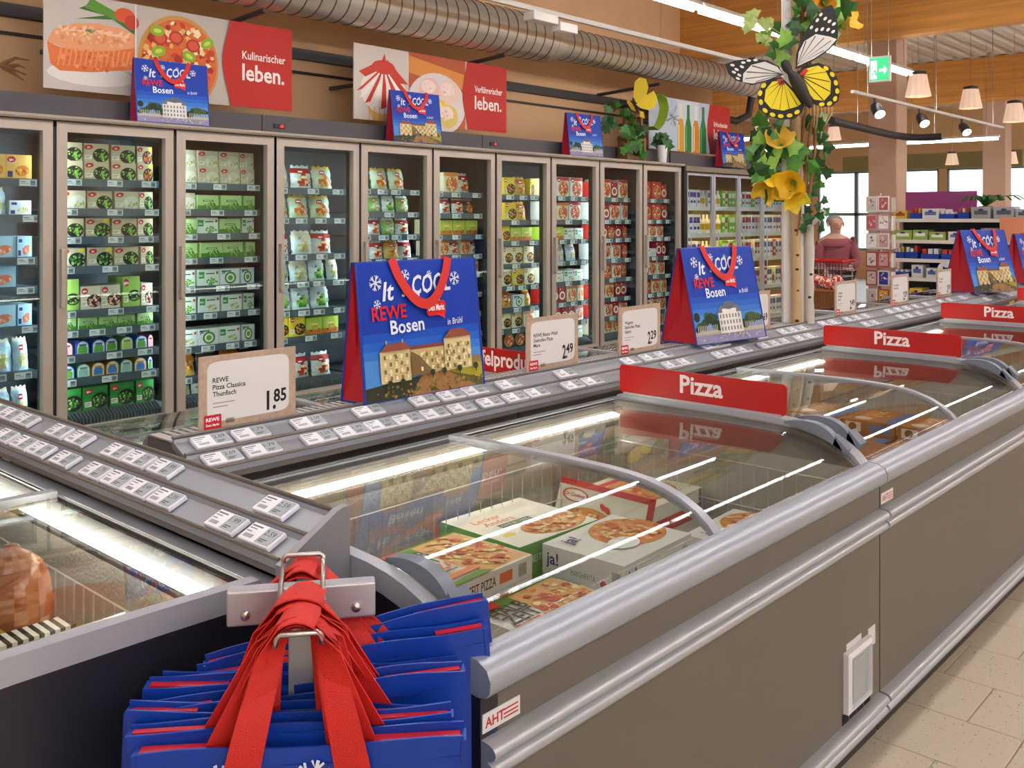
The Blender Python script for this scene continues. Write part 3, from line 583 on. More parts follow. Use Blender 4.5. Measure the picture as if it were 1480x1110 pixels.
def handle_mesh(a0, a1, sgn):
    b0, b1 = .715, .915; pts = [p for p in LIDP if b0 <= p[0] <= b1]
    mb = MB(); n = 12; base = []; top = []
    def lz(b):
        for (x0, z0), (x1, z1) in zip(LIDP, LIDP[1:]):
            if x0 <= b <= x1: return z0 + (z1 - z0) * (b - x0) / (x1 - x0)
    for i in range(n + 1):
        t = i / n; b = b0 + (b1 - b0) * t; base.append((b, lz(b) + .004)); top.append((b + .022 * math.sin(math.pi * t), lz(b) + .01 + .024 * math.sin(math.pi * t) ** .8))
    mb.prism(base + top[::-1], a0, a1, 'x')
    fb = b1 - .03; mb.prism([(fb, lz(fb) + .004), (b1 + .012, lz(b1 + .012) + .004), (b1 + .02, lz(b1) + .012), (fb + .01, lz(fb) + .034)], a0 if sgn < 0 else a0, a1 + .02 if sgn > 0 else a1, 'x')
    return mb
def chest(T, loc, label, near_dark=False, end_dark=False, detail=2, group='chest freezers of the pizza row', floor_z=.53, led='led', panel='chest_panel', ends=(True, True)):
    t = thing('chest_freezer', loc, label, 'freezer', group)
    def part(mb, nm, m, par=None, smooth=None): return xf(mb, T).build(nm, m, par or t, smooth=smooth)
    L = CL
    body = MB(); body.box(.05, L - .05, .955, 1.012, .1, .80); body.box(.05, L - .05, -.06, 0, .1, .93); body.box(.05, L - .05, 0, .955, .1, .3)
    part(body, 'body', panel)
    for e, a0, a1 in ((0, .004, .05), (1, L - .05, L - .004)):
        ep = [(b, z - .014) for b, z in LIDP] + [(1.012, .79), (1.012, .1), (-.06, .1), (-.06, .93)]
        part(MB().prism(ep, a0, a1, 'x'), 'end_panel', 'navy_panel' if (e == 0 and near_dark) else panel)
    lin_ = MB(); lin_.add([(a, b, z) for a in (.052, L - .052) for b in (.002, .953) for z in (.302, .845)], [(0, 1, 3, 2), (4, 6, 7, 5), (0, 4, 5, 1), (2, 3, 7, 6), (0, 2, 6, 4)])
    o = part(lin_, 'liner', 'liner')
    part(MB().prism([(.945, .80), (.945, .84), (.958, .854), (.98, .861), (1.005, .859), (1.028, .848), (1.038, .828), (1.036, .808), (1.026, .797), (1.005, .793)], .003, L - .003, 'x'), 'top_rail', 'rail_grey', smooth=40)
    bp = [(0, 0)] + [(.012 + .022 * math.cos(q), .017 + .016 * math.sin(q)) for q in [math.radians(-90 + 22.5 * k) for k in range(8)]] + [(.016, .034)] + [(.012 + .026 * math.cos(q), .051 + .016 * math.sin(q)) for q in [math.radians(-67.5 + 22.5 * k) for k in range(8)]] + [(0, .068)]
    for nm, z0 in (('bumper', .65), ('bumper', .062)):
        part(MB().prism([(1.010 + b, z0 + z) for b, z in bp], .006, L - .006, 'x'), nm, 'bumper', smooth=50)
    part(MB().box(.006, L - .006, -.05, 1.004, 0, .1), 'plinth', 'plinth')
    # end frames, centre bar, lids
    for e, a0, a1 in ((0, 0, .03), (1, L - .03, L)):
        if ends[e]: part(lid_strip(a0, a1, .006, .045), 'end_frame', 'frame_grey', smooth=40)
    for e, (a0, a1, dz) in enumerate(((.03, L / 2 + .012, -.004), (L / 2 - .012, L - .03, -.016))):
        lid = part(lid_strip(a0 if e else a1 - .03, a0 + .03 if e else a1, dz + .006, .016), 'lid', 'frame_grey', smooth=40)
        part(lid_strip(a0, a1, dz, .005), 'glass_pane', 'lid_glass', lid, smooth=60)
        if detail > 1:
            ha = a0 + .022 if e == 0 else a1 - .022
            part(handle_mesh(ha - .016, ha + .016, 1 if e == 0 else -1), 'handle', 'handle_grey', lid, smooth=35)
    part(MB().prism([(-.012, .896), (.032, .888), (.034, .894), (-.01, .902)], .06, L - .06, 'x'), 'led_strip', led)
    part(MB().prism([(-.06, .93), (.0, .945), (.0, .95), (-.06, .94)], .0, L, 'x'), 'lid_rear_ledge', 'channel')
    if detail:
        for a0, a1, b0, b1 in ((.08, L - .08, .05, .05), (.08, .08, .05, .92), (L - .08, L - .08, .05, .92)):
            part(wires(a0, a1, b0, b1, .36, .80, step=.05 if detail > 1 else .09), 'wire_panel', 'wire')
    part(MB().box(.06, L - .06, .02, .94, floor_z - .02, floor_z), 'basket_floor', 'liner')
    return t
def T_row(y0): return lambda a, b, z: (-2.2 + b, y0 + a, z)
def T_back(y0): return lambda a, b, z: (-2.78 - b * .60, y0 + a, z)
def T_head(a, b, z): return (-1.575 - a, 1.03 - b, z)
CHEST_Y = [1.227 + CL * k for k in range(5)]
LBL = ['nearest taupe pizza chest freezer with curved glass lids', 'second taupe pizza chest freezer, with brown boxes inside', 'third pizza chest freezer from the near end', 'fourth pizza chest freezer from the near end', 'farthest pizza chest freezer of the row']
CH = []
for k, y0 in enumerate(CHEST_Y):
    CH.append(chest(T_row(y0), (-1.7, y0 + CL / 2, 0), LBL[k], near_dark=(k == 0), detail=2 if k < 3 else 1))
for k, y0 in enumerate(CHEST_Y):
    chest(T_back(y0), (-3.05, y0 + CL / 2, 0), '%s chest freezer of the rear row, behind the price ledge' % ['nearest', 'second', 'third', 'fourth', 'farthest'][k], detail=0, group='chest freezers of the rear row')
HEAD = chest(T_head, (-2.5, .55, 0), 'chest freezer across the near end of the island, holding poultry', near_dark=True, panel='navy_panel', group=None, floor_z=.56)
# thermometer window, vents and maker plates on the row fronts
tb = MB(); yc = 2.885
fr = ring_frame(MB(), yc - .09, yc + .09, .165, .345, .014, -1.19, -1.166).build('thermometer_frame', 'white_plastic', CH[0])
MB().box(-1.188, -1.178, yc - .08, yc + .08, .175, .335).build('window', 'lcd', fr); MB().box(-1.178, -1.174, yc - .05, yc + .04, .19, .31).build('dial', 'bumper', fr)
st = MB(); st.col = lin('#d9d6d2'); st.box(-1.188, -1.186, yc - .07, yc + .04, .348, .366); st.build('sticker', 'print', CH[0])
st = MB(); st.col = lin('#d9d6d2'); st.box(-1.188, -1.186, yc + .095, yc + .15, .30, .36); st.build('sticker', 'print', CH[0])
v = MB()
for i in range(4):
    for j in range(6): v.box(-1.188, -1.185, yc - .10 + i * .055, yc - .056 + i * .055, .134 + j * .0045 * 1.2, .1362 + j * .0045 * 1.2)
o = v.build('vent_slots', 'black', CH[0]); o['kind'] = 'stuff'
for k in range(4):
    mb = MB(); mb.col = lin('#dedbd8'); d = Draw(.0006); d.rect(0, 0, .1, .034, '#dedbd8', 1); d.text('AHT', .006, .008, .018, '#c02a22', 2, bold=.03); d.rect(.055, .022, .04, .003, '#c02a22', 2); d.rect(.055, .014, .04, .003, '#c02a22', 2); d.rect(.055, .007, .04, .003, '#c02a22', 2)
    yy = CHEST_Y[k] + .008; mb.box(-1.19, -1.186, yy, yy + .1, .728, .762); d.into(mb, (-1.186, yy, .728), (0, 1, 0), (0, 0, 1), (1, 0, 0)); mb.build('maker_plate', 'print', CH[k])
# wire dividers inside the head freezer
for a in (.42, .95):
    xf(wires(a, a, .06, .9, .565, .80, step=.07, horiz=3, r=.004), T_head).build('wire_divider', 'wire', HEAD)
# ---------------------------------------------------------------- price ledges
def ledge(T, a0, a1, label, loc, wide=True):
    t = thing('price_ledge', loc, label, 'price rail')
    def part(mb, nm, m, smooth=None): return xf(mb, T).build(nm, m, t, smooth=smooth)
    part(MB().prism([(.0, .955), (.27 if wide else .145, .955), (.26 if wide else .145, 1.045), (.13, 1.045), (.12, 1.03), (.06, 1.0), (.0, .97)], a0, a1, 'x'), 'core', 'channel_lip')
    for nm, s0, z0 in (('lower_channel', 0, .972), ('upper_channel', .066, 1.006)):
        pr = [(-.006, 0), (-.008, .018), (-.002, .02), (.002, .013), (.056, .037), (.058, .046), (.064, .048), (.066, .03)]
        part(MB().prism([(s0 + s, z0 + z) for s, z in pr], a0 + .004, a1 - .004, 'x'), nm, 'channel')
    # channel lips: thin rounded edges
    for s, z in ((-.005, .991), (.061, 1.024), (.128, 1.058)):
        part(MB().prism([(s + .0045 * math.cos(q), z + .0045 * math.sin(q)) for q in [k * math.pi / 3 for k in range(6)]], a0 + .002, a1 - .002, 'x'), 'lip', 'channel_lip', smooth=60)
    if not wide: part(MB().prism([(-.014, .95), (-.014, .985), (.12, 1.062), (.135, 1.066), (.2 if wide else .15, 1.066), (.2 if wide else .15, .90), (.0, .90)], a0 - .02, a0, 'x'), 'end_cap', 'cap_grey')
    if not wide: return t
    g = part(MB().box(a0, a1, .135, .25, 1.042, 1.05), 'perforated_top', 'grille')
    sl = MB(); a = a0 + .03
    while a < a1 - .03:
        for s in (.155, .19, .222): sl.box(a, a + .008, s, s + .026, 1.0502, 1.0508)
        a += .026
    o = xf(sl, T).build('slots', 'liner_dark', t); o['kind'] = 'stuff'
    part(MB().prism([(.265, 1.045), (.33, .975), (.33, .955), (.26, .955)], a0, a1, 'x'), 'rear_channel', 'channel')
    return t
T_lr = lambda a, s, z: (-2.28 - s, a, z)
T_lh = lambda a, s, z: (-a, 1.075 + s, z)
RY1 = CHEST_Y[-1] + CL
ledge(T_lr, 1.30, RY1, 'long grey double price rail running down the centre of the island', (-2.4, 5, .955))
ledge(T_lh, 1.57, 3.43, 'grey double price rail with end cap across the near end', (-2.5, 1.15, .955), False)
# electronic price tags
DIG = ['2.69', '1.79', '2.59', '1.99', '2.39', '3.49']
TAGM = []
c = MB(); c.col = lin('#e4e1ea'); c.bbox(-.054, .054, -.025, .025, 0, .012, .003)
d = Draw(.0006); d.rect(-.052, -.023, .1, .046, '#edebf2', 1); d.rect(-.049, .014, .036, .004, '#6b6b72', 2); d.rect(-.049, .007, .025, .003, '#8b8b90', 2); d.rect(-.049, -.002, .018, .003, '#8b8b90', 2)
for i in range(9): d.rect(-.044 + i * .0035, -.017, .0018, .01, '#444448', 2)
d.into(c, (0, 0, .012), (1, 0, 0), (0, 1, 0), (0, 0, 1)); tag_case = c.mesh('price_tag', 'print')
tag_disp = []
for s in DIG:
    c = MB(); c.col = lin('#a9b0b4'); c.box(.004, .050, -.021, .021, .0125, .0135); d = Draw(.0005); d.text(s, .008, .001, .014, '#3c4347', 1, w=.034); d.rect(.01, -.012, .025, .003, '#5c6468', 1); d.rect(.01, -.017, .018, .003, '#5c6468', 1)
    d.into(c, (0, 0, .0135), (1, 0, 0), (0, 1, 0), (0, 0, 1)); tag_disp.append(c.mesh('display', 'print'))
TH = math.atan2(.024, .054); ct, sn = math.cos(TH), math.sin(TH)
def ptag(M, label, v):
    o = bpy.data.objects.new('price_tag', tag_case); COL.objects.link(o); o.matrix_world = M; tag(o, label, 'price tag', 'electronic price tags on the island rails')
    q = bpy.data.objects.new('display', tag_disp[v % len(tag_disp)]); COL.objects.link(q); q.parent = o
def mtx(x, y, z, o): return Matrix(((x[0], y[0], z[0], o[0]), (x[1], y[1], z[1], o[1]), (x[2], y[2], z[2], o[2]), (0, 0, 0, 1)))
UP = [1.398, 1.522, 1.719, 1.949, 2.186, 2.312, 2.428, 2.606, 2.938, 3.384, 3.521, 3.636, 4.029, 4.145, 4.534, 4.814, 4.929, 5.045, 5.32, 5.45, 5.658, 5.793, 5.933, 6.322, 6.481, 6.633, 6.803, 7.009, 7.313, 7.512, 7.801, 8.251, 9.284]
LO = [1.391, 1.516, 1.708, 1.827, 1.941, 2.055, 2.173, 2.298, 2.438, 2.570, 2.69, 2.904, 3.027, 3.597, 3.716, 4.02, 4.132, 4.245, 4.47, 4.585, 4.70, 4.868, 4.995, 5.77, 5.911, 6.344, 6.489, 6.67, 6.928, 8.186, 8.562, 8.781]
HU = [-3.265, -3.15, -3.03, -2.798, -2.664, -2.443, -2.323, -2.195, -1.726]; HL = [-3.013, -2.876, -2.756, -2.602, -2.422, -2.302, -2.186, -2.065, -1.808, -1.677]
for ys, s0, z0, nm in ((UP, .066, 1.006, 'upper'), (LO, 0, .972, 'lower')):
    for i, y in enumerate(ys):
        ptag(mtx((0, 1, 0), (-ct, 0, sn), (sn, 0, ct), (-2.28 - s0 - .029, y, z0 + .0265)), 'white electronic price tag, %s channel of the long rail, %s from the near end' % (nm, ORD[i]), i)
for xs, s0, z0, nm in ((HU, .066, 1.006, 'upper'), (HL, 0, .972, 'lower')):
    for i, x in enumerate(reversed(xs)):
        ptag(mtx((1, 0, 0), (0, ct, sn), (0, -sn, ct), (x, 1.075 + s0 + .029, z0 + .0265)), 'white electronic price tag, %s channel of the near cross rail, %s from its cap' % (nm, ORD[i]), i + 2)
# ---------------------------------------------------------------- price cards
def card(y0, lines, price, label, x=-2.43, w=.32, h=.212, z=1.0508, rz=0):
    t = thing('price_card', (x, y0 + w / 2, z), label, 'sign', 'price cards along the island', rz)
    mb = MB(); mb.bbox(-.003, .003, -w / 2, w / 2, 0, h, .001); mb.build('board', 'kraft', t, local=True)
    d = Draw(.0007); cr = '#dad6d2'
    pts = []
    for q in range(28):
        a = 2 * math.pi * q / 28; cxx = math.copysign(abs(math.cos(a)) ** .22, math.cos(a)); sy = math.copysign(abs(math.sin(a)) ** .22, math.sin(a)); pts.append((w * .5 + cxx * w * .425, h * .52 + sy * h * .40))
    d.poly(pts, cr, 1)
    for i, s in enumerate(lines): d.text(s, w * .13, h * (.64 - .092 * i), h * .066, '#2a2826', 2, bold=.02)
    d.rect(w * .13, h * .36, w * .22, h * .012, '#8b8782', 2); d.rect(w * .13, h * .31, w * .15, h * .012, '#8b8782', 2)
    a, b = price.split('.'); d.text(a + '.', w * .68, h * .17, h * .26, '#1c1a19', 2, w=w * .10, bold=.028); d.text(b, w * .755, h * .26, h * .18, '#1c1a19', 2, w=w * .14, bold=.028)
    d.rrect(w * .045, h * .03, w * .17, h * .19, h * .02, '#c4202e', 3); d.text('REWE', w * .065, h * .135, h * .05, '#ffffff', 4, w=w * .13, bold=.02); d.text('Dein Markt', w * .065, h * .07, h * .035, '#ffffff', 4, w=w * .13, bold=.02)
    for i in range(8): d.rect(w * .26 + i * w * .011, h * .08, w * .005, h * .065, '#2a2826', 2)
    mb = MB(); d.into(mb, (.003, -w / 2, 0), (0, 1, 0), (0, 0, 1), (1, 0, 0)); o = mb.build('label_sheet', 'print', t, local=True, fixn=False); return t
CARDS = [(1.392, ['REWE', 'Pizza Classica', 'Thunfisch'], '1.85', 'nearest kraft edged price card reading 1.85'), (2.77, ['REWE Beste Wahl', 'Steinofen Pizza', 'Mare'], '2.49', 'kraft edged price card reading 2.49, just beyond the first castle bag'), (3.375, ['Wagner', 'Steinofen Pizza', 'Salami'], '2.29', 'kraft edged price card reading 2.29, in front of the white palace bag'), (4.44, ['Wagner', 'Big City', 'Pizza'], '2.69', 'price card reading 2.69, half hidden by the white palace bag'), (5.59, ['Original', 'Wagner', 'Pizza'], '2.49', 'price card beside the birch trunk, in front of the wicker basket'), (6.49, ['Dr. Oetker', 'Ristorante'], '2.29', 'price card left of the far shelf, beside the card spinner'), (7.39, ['Dr. Oetker', 'Culinaria'], '2.59', 'price card just left of the far castle bag'), (9.03, ['Gustavo', 'Gusto'], '2.99', 'farthest price card, between the two far bags')]
for i, (y, l, pr, lb) in enumerate(CARDS): card(y, l, pr, lb)
# ---------------------------------------------------------------- red range signs
def rsign(y, x0, x1, txt, label, th=.066, tw=None):
    t = thing('range_sign', ((x0 + x1) / 2, y, .966), label, 'sign', 'red range signs on the freezers'); w = x1 - x0; h = .108
    d0 = Draw(); d0.rrect(0, 0, w, h, .015, '#ffffff', 0); pts = d0.items[0][0]
    mb = MB(); mb.prism([(x0 + a, .972 + b) for a, b in pts], y - .003, y + .003, 'y'); mb.build('board', 'sign_red', t)
    MB().box(x0 + .02, x1 - .02, y - .008, y + .008, .964, .975).build('clip', 'bumper', t)
    d = Draw(.0008); d.text(txt, w * .52, h * .30, th, '#efe4e2', 1, w=tw, align='c', bold=.025); mb = MB(); d.into(mb, (x0, y - .003, .972), (1, 0, 0), (0, 0, 1), (0, -1, 0)); mb.build('lettering', 'print', t, fixn=False)
for k, (y, nm) in enumerate([(3.06, 'nearest'), (4.91, 'second'), (6.76, 'third'), (8.61, 'fourth')]): rsign(y, -2.195, -1.498, 'Pizza', 'red board reading Pizza on the freezer lids, %s of the row' % nm)
rsign(3.06, -3.20, -2.545, 'Kartoffelprodukte', 'red board reading Kartoffelprodukte, partly hidden behind the castle bag', tw=.575)
# ---------------------------------------------------------------- posters above the freezers
def poster(y0, w, h, z, draw, label, x=-6.3):
    t = thing('wall_poster', (x, y0 + w / 2, z), label, 'poster', 'food posters above the freezers')
    MB().box(x - .012, x, y0, y0 + w, z, z + h).build('board', 'white_plastic', t)
    for yy in (y0 + .25, y0 + w - .25): MB().box(XW + .001, x - .012, yy - .015, yy + .015, z + h * .5, z + h * .5 + .03).build('wall_bracket', 'fascia', t)
    mb = MB(); draw.into(mb, (x, y0, z), (0, 1, 0), (0, 0, 1), (1, 0, 0)); o = mb.build('printed_picture', 'print', t, fixn=False)
def red_panel(d, x0, w, h, l1):
    pts = [(w, 0), (w, h)] + [(x0 + .035 * math.sin(2.2 + 5.2 * k / 10), h * (1 - k / 10)) for k in range(11)]
    d.poly(pts, '#bb2413', 6); d.text(l1, x0 + .13, h * .57, .062, '#f4e6e0', 7, w=w - x0 - .19, bold=.015); d.text('leben.', x0 + .13, h * .32, .125, '#f4e6e0', 7, w=w - x0 - .20, bold=.02)
PW, PH = 1.87, .63
rg = random.Random(3); d = Draw(.0006); d.rect(0, 0, PW, PH, '#c9bfb6', 1)
d.ell(.31, .11, .295, .07, '#e2dad2', 2)
d.poly([(.02, .30), (.06, .38), (.2, .44), (.34, .46), (.5, .45), (.6, .42), (.6, .3), (.5, .26), (.2, .25)], '#e8a070', 3); d.poly([(.02, .30), (.04, .16), (.1, .12), (.3, .13), (.6, .18), (.6, .33), (.45, .29), (.25, .26), (.1, .27)], '#e0763c', 4)
for i in range(14): d.poly([(.1 + i * .035, .27 + .002 * i), (.115 + i * .035, .275 + .002 * i), (.09 + i * .035, .15 + .003 * i), (.08 + i * .035, .15 + .003 * i)], '#ec9058', 5)
for i in range(10): d.poly([(.1 + i * .045, .36 + rg.uniform(0, .05)), (.16 + i * .045, .40 + rg.uniform(0, .04)), (.15 + i * .045, .385)], '#f4c49c', 5)
d.speck(rg, .32, .37, .26, .06, ['#ecae84', '#e49662', '#f2c29e', '#e08a54'], 80, .016, 4); d.speck(rg, .33, .21, .25, .06, ['#dc6c34', '#e8854c', '#d8622c', '#ee9a66'], 70, .014, 4); d.poly([(.2, .47), (.45, .5), (.6, .42), (.6, .46), (.5, .55), (.3, .58), (.22, .54), (.4, .52)], '#3f6e24', 4); d.poly([(.26, .55), (.55, .48), (.6, .5), (.3, .62)], '#5c9030', 5); d.ell(.53, .54, .07, .05, '#d8562a', 5); d.ell(.58, .5, .05, .05, '#c43a20', 5)
for i in range(30): a = rg.uniform(-1.2, .6); d.poly([(.26, .40), (.262, .403), (.26 + .1 * math.cos(a) * rg.uniform(.4, 1), .40 - .09 * math.sin(a + .6) * rg.uniform(-.3, 1))], '#6d8a2c', 6)
d.rect(.605, 0, .73, PH, '#bdb2a6', 2); d.ell(.93, .27, .31, .33, '#c89048', 3, 30); d.ell(.935, .27, .285, .30, '#d9662c', 4, 30)
d.speck(rg, .935, .27, .27, .28, ['#e8b060', '#f0d090', '#c8401c', '#b02c18', '#f4e0b0', '#d87030'], 170, .03, 5)
for x, y in ((.78, .42), (.9, .44), (1.03, .4), (.83, .16), (1.08, .2)): d.ell(x, y, .055, .048, '#b8321c', 6, 14); d.ell(x, y, .04, .034, '#d8583c', 7, 12)
for x, y, r in ((.77, .33, .3), (1.0, .32, -.4), (.76, .47, 0), (1.14, .43, .5)): d.ell(x, y, .055, .038, '#8fae28', 7, 12, r); d.ell(x, y, .03, .015, '#c8d850', 8, 10, r)
d.rect(.6, 0, .008, PH, '#e8e2da', 6)
red_panel(d, 1.30, PW, PH, 'Kulinarischer'); poster(2.53, PW, PH, 2.48, d, 'poster with salmon and pizza, red panel reading Kulinarischer leben')
d = Draw(.0006); d.rect(0, 0, PW, PH, '#cfc2b8', 1)
d.poly([(.14, .12), (.2, -.0), (.5, 0), (.56, .14)], '#d8a860', 2); d.ell(.32, .26, .25, .2, '#e8dccf', 3, 24)
for k in range(9): a = k * .7; d.poly([(.32, .47), (.345, .47), (.32 + .27 * math.cos(math.pi * (k + .5) / 9 + 3.14) + .03, .28 - .16 * math.sin(math.pi * (k + .5) / 9)), (.32 + .27 * math.cos(math.pi * (k + .5) / 9 + 3.14) - .03, .26 - .16 * math.sin(math.pi * (k + .5) / 9))], '#c83420' if k % 2 == 0 else '#f2e6da', 4)
d.ell(.32, .46, .13, .06, '#cc3a26', 5, 18); d.poly([(.05, .40), (.3, .52), (.33, .46), (.12, .36)], '#cc3a26', 5); d.poly([(.6, .34), (.36, .53), (.32, .46), (.5, .34)], '#cc3a26', 5); d.poly([(.29, .5), (.35, .5), (.33, .58)], '#c83420', 6)
for i in range(7): d.rect(.16 + i * .055, .0, .006, .12, '#b8843c', 3)
d.rect(.605, 0, .7, PH, '#b8562c', 2); d.poly([(.605, .45), (1.3, .36), (1.3, .5), (.605, .6)], '#d88a3c', 3); d.ell(.95, .2, .36, .28, '#ddd2cc', 3, 30); d.rect(.605, -.0, .7, .0001, '#ddd2cc', 3)
for x, y, c in ((.86, .32, '#e8b8b0'), (1.1, .32, '#e8c8b4'), (.96, .14, '#e0b848'), (1.08, .1, '#d8c060')): d.ell(x, y, .13, .11, c, 4, 20); d.ell(x - .02, y + .03, .09, .06, '#f0d8cc' if c != '#e0b848' else '#ecd078', 5, 16); d.speck(rg, x, y, .1, .08, [c, '#d8a098', '#f4e4d8'], 12, .012, 6)
red_panel(d, 1.30, PW, PH, 'Verführerischer'); poster(5.02, PW, PH, 2.475, d, 'poster with sundae and ice cream, red panel reading Verführerischer leben')
d = Draw(.0006); d.rect(0, 0, PW, PH, '#b9c6d6', 1); d.rect(.6, 0, .5, PH, '#cfd6de', 2)
for i in range(26): a = rg.uniform(0, 6.28); r = rg.uniform(.05, .2); d.poly([(.5, .4), (.505, .41), (.5 + r * math.cos(a), .42 + r * math.sin(a) * .9), (.5 + r * math.cos(a) * .9, .41 + r * math.sin(a))], '#7d858c', 3)
for x, c, c2 in ((.68, '#d8a030', '#e6dfd0'), (.85, '#2c7a34', '#2c7a34'), (1.03, '#d88a2c', '#e0e4e8'), (1.2, '#2c7a34', '#2c7a34')):
    d.poly([(x - .075, 0), (x + .075, 0), (x + .075, .3), (x + .032, .42), (x + .03, .58), (x - .03, .58), (x - .032, .42), (x - .075, .3)], c2, 3); d.poly([(x - .075, 0), (x + .075, 0), (x + .075, .3), (x + .04, .4), (x - .04, .4), (x - .075, .3)], c, 4); d.rect(x - .055, .02, .02, .3, '#f0e8c0' if c[1] == 'd' else '#6ab060', 5)
red_panel(d, 1.33, PW, PH, 'Erfrischender'); poster(9.36, PW, PH, 2.46, d, 'poster with green and amber bottles, red panel reading Erfrischender leben')
# ---------------------------------------------------------------- printed cooler bags
BW, BH = .55, .455
def bag_front(kind, w=BW, h=BH):
    rg = random.Random(kind); d = Draw(.0007); d.rect(.006, .004, w - .012, h - .008, '#0838a4', 1)
    # sky fades in bands towards the horizon
    for i, c in enumerate(('#124fb8', '#1f60c0', '#3274c8', '#4a88cb')): d.rect(.008, .02, w - .016, .20 - i * .028, c, 2 + i * 0 + i)
    L = 7; k0 = len(d.items)
    if kind == 0:
        d.poly([(.006, .004), (w - .006, .004), (w - .006, .11), (.3, .085), (.006, .06)], '#5d5a2c', 6); d.poly([(.12, .004), (w - .04, .004), (.36, .09), (.28, .09)], '#9c7044', L); d.poly([(.36, .086), (w - .006, .03), (w - .006, .108)], '#a39a30', L); d.poly([(.006, .004), (.2, .004), (.25, .08), (.006, .058)], '#34382a', L)
        wall = '#d9c58e'
        d.rect(.07, .07, .13, .125, wall, L + 1); d.rect(.2, .085, .19, .105, '#cdb67c', L); d.rect(.36, .085, .13, .135, wall, L + 1); [d.speck(rg, qx, qy, qr, qs, ['#e8d8a8', '#cdb478', '#f0e4bc', '#b89c64', '#dcc890'], 70, .006, L + 1) for qx, qy, qr, qs in ((.135, .13, .058, .055), (.425, .15, .058, .06), (.3, .135, .08, .045))]; d.speck(rg, .3, .035, .26, .03, ['#6a6430', '#8a6a40', '#4c4a28', '#a08048'], 90, .008, L); d.rect(.49, .1, .05, .03, '#8a7440', L)
        d.poly([(.065, .195), (.205, .195), (.175, .225), (.1, .225)], '#8c4a38', L + 1); d.poly([(.2, .19), (.39, .19), (.38, .205), (.21, .205)], '#7c3f34', L); d.poly([(.355, .22), (.495, .22), (.45, .255), (.39, .255)], '#8c4a38', L + 1); d.poly([(.2, .085), (.3, .085), (.24, .16), (.2, .185)], '#7a6038', L + 1)
        for x0, n, y0, m in ((.08, 5, .08, 4), (.37, 5, .095, 4), (.24, 6, .1, 3)):
            for i in range(n):
                for j in range(m): d.rect(x0 + i * .024, y0 + j * .028, .009, .016, '#7a6a48' if (i + j) % 2 else '#f0e2b4', L + 2)
        for x in (.1, .155, .29, .345, .42, .5): d.ell(x, .068 + .02 * (x > .25), .012, .014, '#2c3a1c', L + 3, 8); d.rect(x - .002, .045 + .02 * (x > .25), .004, .02, '#2c2418', L + 3)
        for x in (.1, .17, .42, .47): d.rect(x, .22, .006, .018, '#b8a078', L)
    else:
        d.rect(.006, .004, w - .012, .05, '#8f8aa8', 6); d.poly([(.006, .05), (w - .006, .05), (w - .006, .075), (.006, .075)], '#b8ad9a', L)
        for i in range(26): x = rg.choice([rg.uniform(.02, .2), rg.uniform(.36, .53)]); d.ell(x, .1 + rg.uniform(-.02, .06) * (.6 + abs(x - .28) * 2), rg.uniform(.018, .034), rg.uniform(.018, .03), rg.choice(['#1f3a1c', '#2b4a24', '#18301a', '#3c5a2c']), L, 9)
        d.rect(.19, .05, .18, .12, '#d7d2c8', L + 1); d.speck(rg, .28, .03, .25, .02, ['#a8a0b4', '#7f7a98', '#c0b8b8'], 50, .008, L); d.rect(.225, .05, .11, .14, '#e2ddd4', L + 2); d.poly([(.18, .168), (.38, .168), (.345, .21), (.215, .21)], '#6b6f7c', L + 1); d.ell(.28, .21, .045, .025, '#5e6472', L + 2, 14)
        for i in range(7):
            for j in range(3): d.rect(.2 + i * .024, .065 + j * .036, .01, .022, '#6e7480', L + 3)
        for i in range(12): d.rect(.02 + i * .013, .055, .004, .05, '#cfc8b8', L + 3); d.rect(.39 + i * .013, .055, .004, .05, '#cfc8b8', L + 3)
    for i in range(k0, len(d.items)): p_, f_, c_, l_ = d.items[i]; d.items[i] = ([(u, v * .82) for u, v in p_], f_, c_, l_)
    # lettering
    W_ = '#dfe3ee'
    d.text('It', .10, .325, .062, W_, L, w=.055, bold=.02, shear=.25, rot=.06); d.text('s', .185, .335, .04, W_, L, w=.02, bold=.02, shear=.2); d.text('COOL', .235, .34, .064, W_, L, w=.18, bold=.02, shear=.2, rot=.04)
    for x, l in ((.255, .05), (.35, .045), (.34, .03)): d.poly([(x, .345), (x + .011, .345), (x + .006, .345 - l)], W_, L)
    for x, y, r in ((.075, .385, .026), (.205, .405, .020), (.315, .405, .012), (.435, .385, .024), (.075, .315, .015)): d.flake(x, y, r, W_, L)
    d.text('REWE', .05, .262, .045, '#d21a1c', L, w=.15, bold=.02, rot=.03); d.text('Bosen', .125, .214, .046, '#dfe9fb', L, w=.15, bold=.02, rot=.03)
    d.rrect(.285, .262, .09, .05, .012, '#cf1a1c', L + 1); d.poly([(.33, .267), (.365, .267), (.37, .249)], '#df2a2a', L + 1); d.text('Dein Markt', .292, .279, .022, '#fff0f0', L + 2, w=.075, bold=.02); d.text('in Brühl', .385, .225, .022, W_, L, w=.075, shear=.2, bold=.01, rot=.03)
    return d
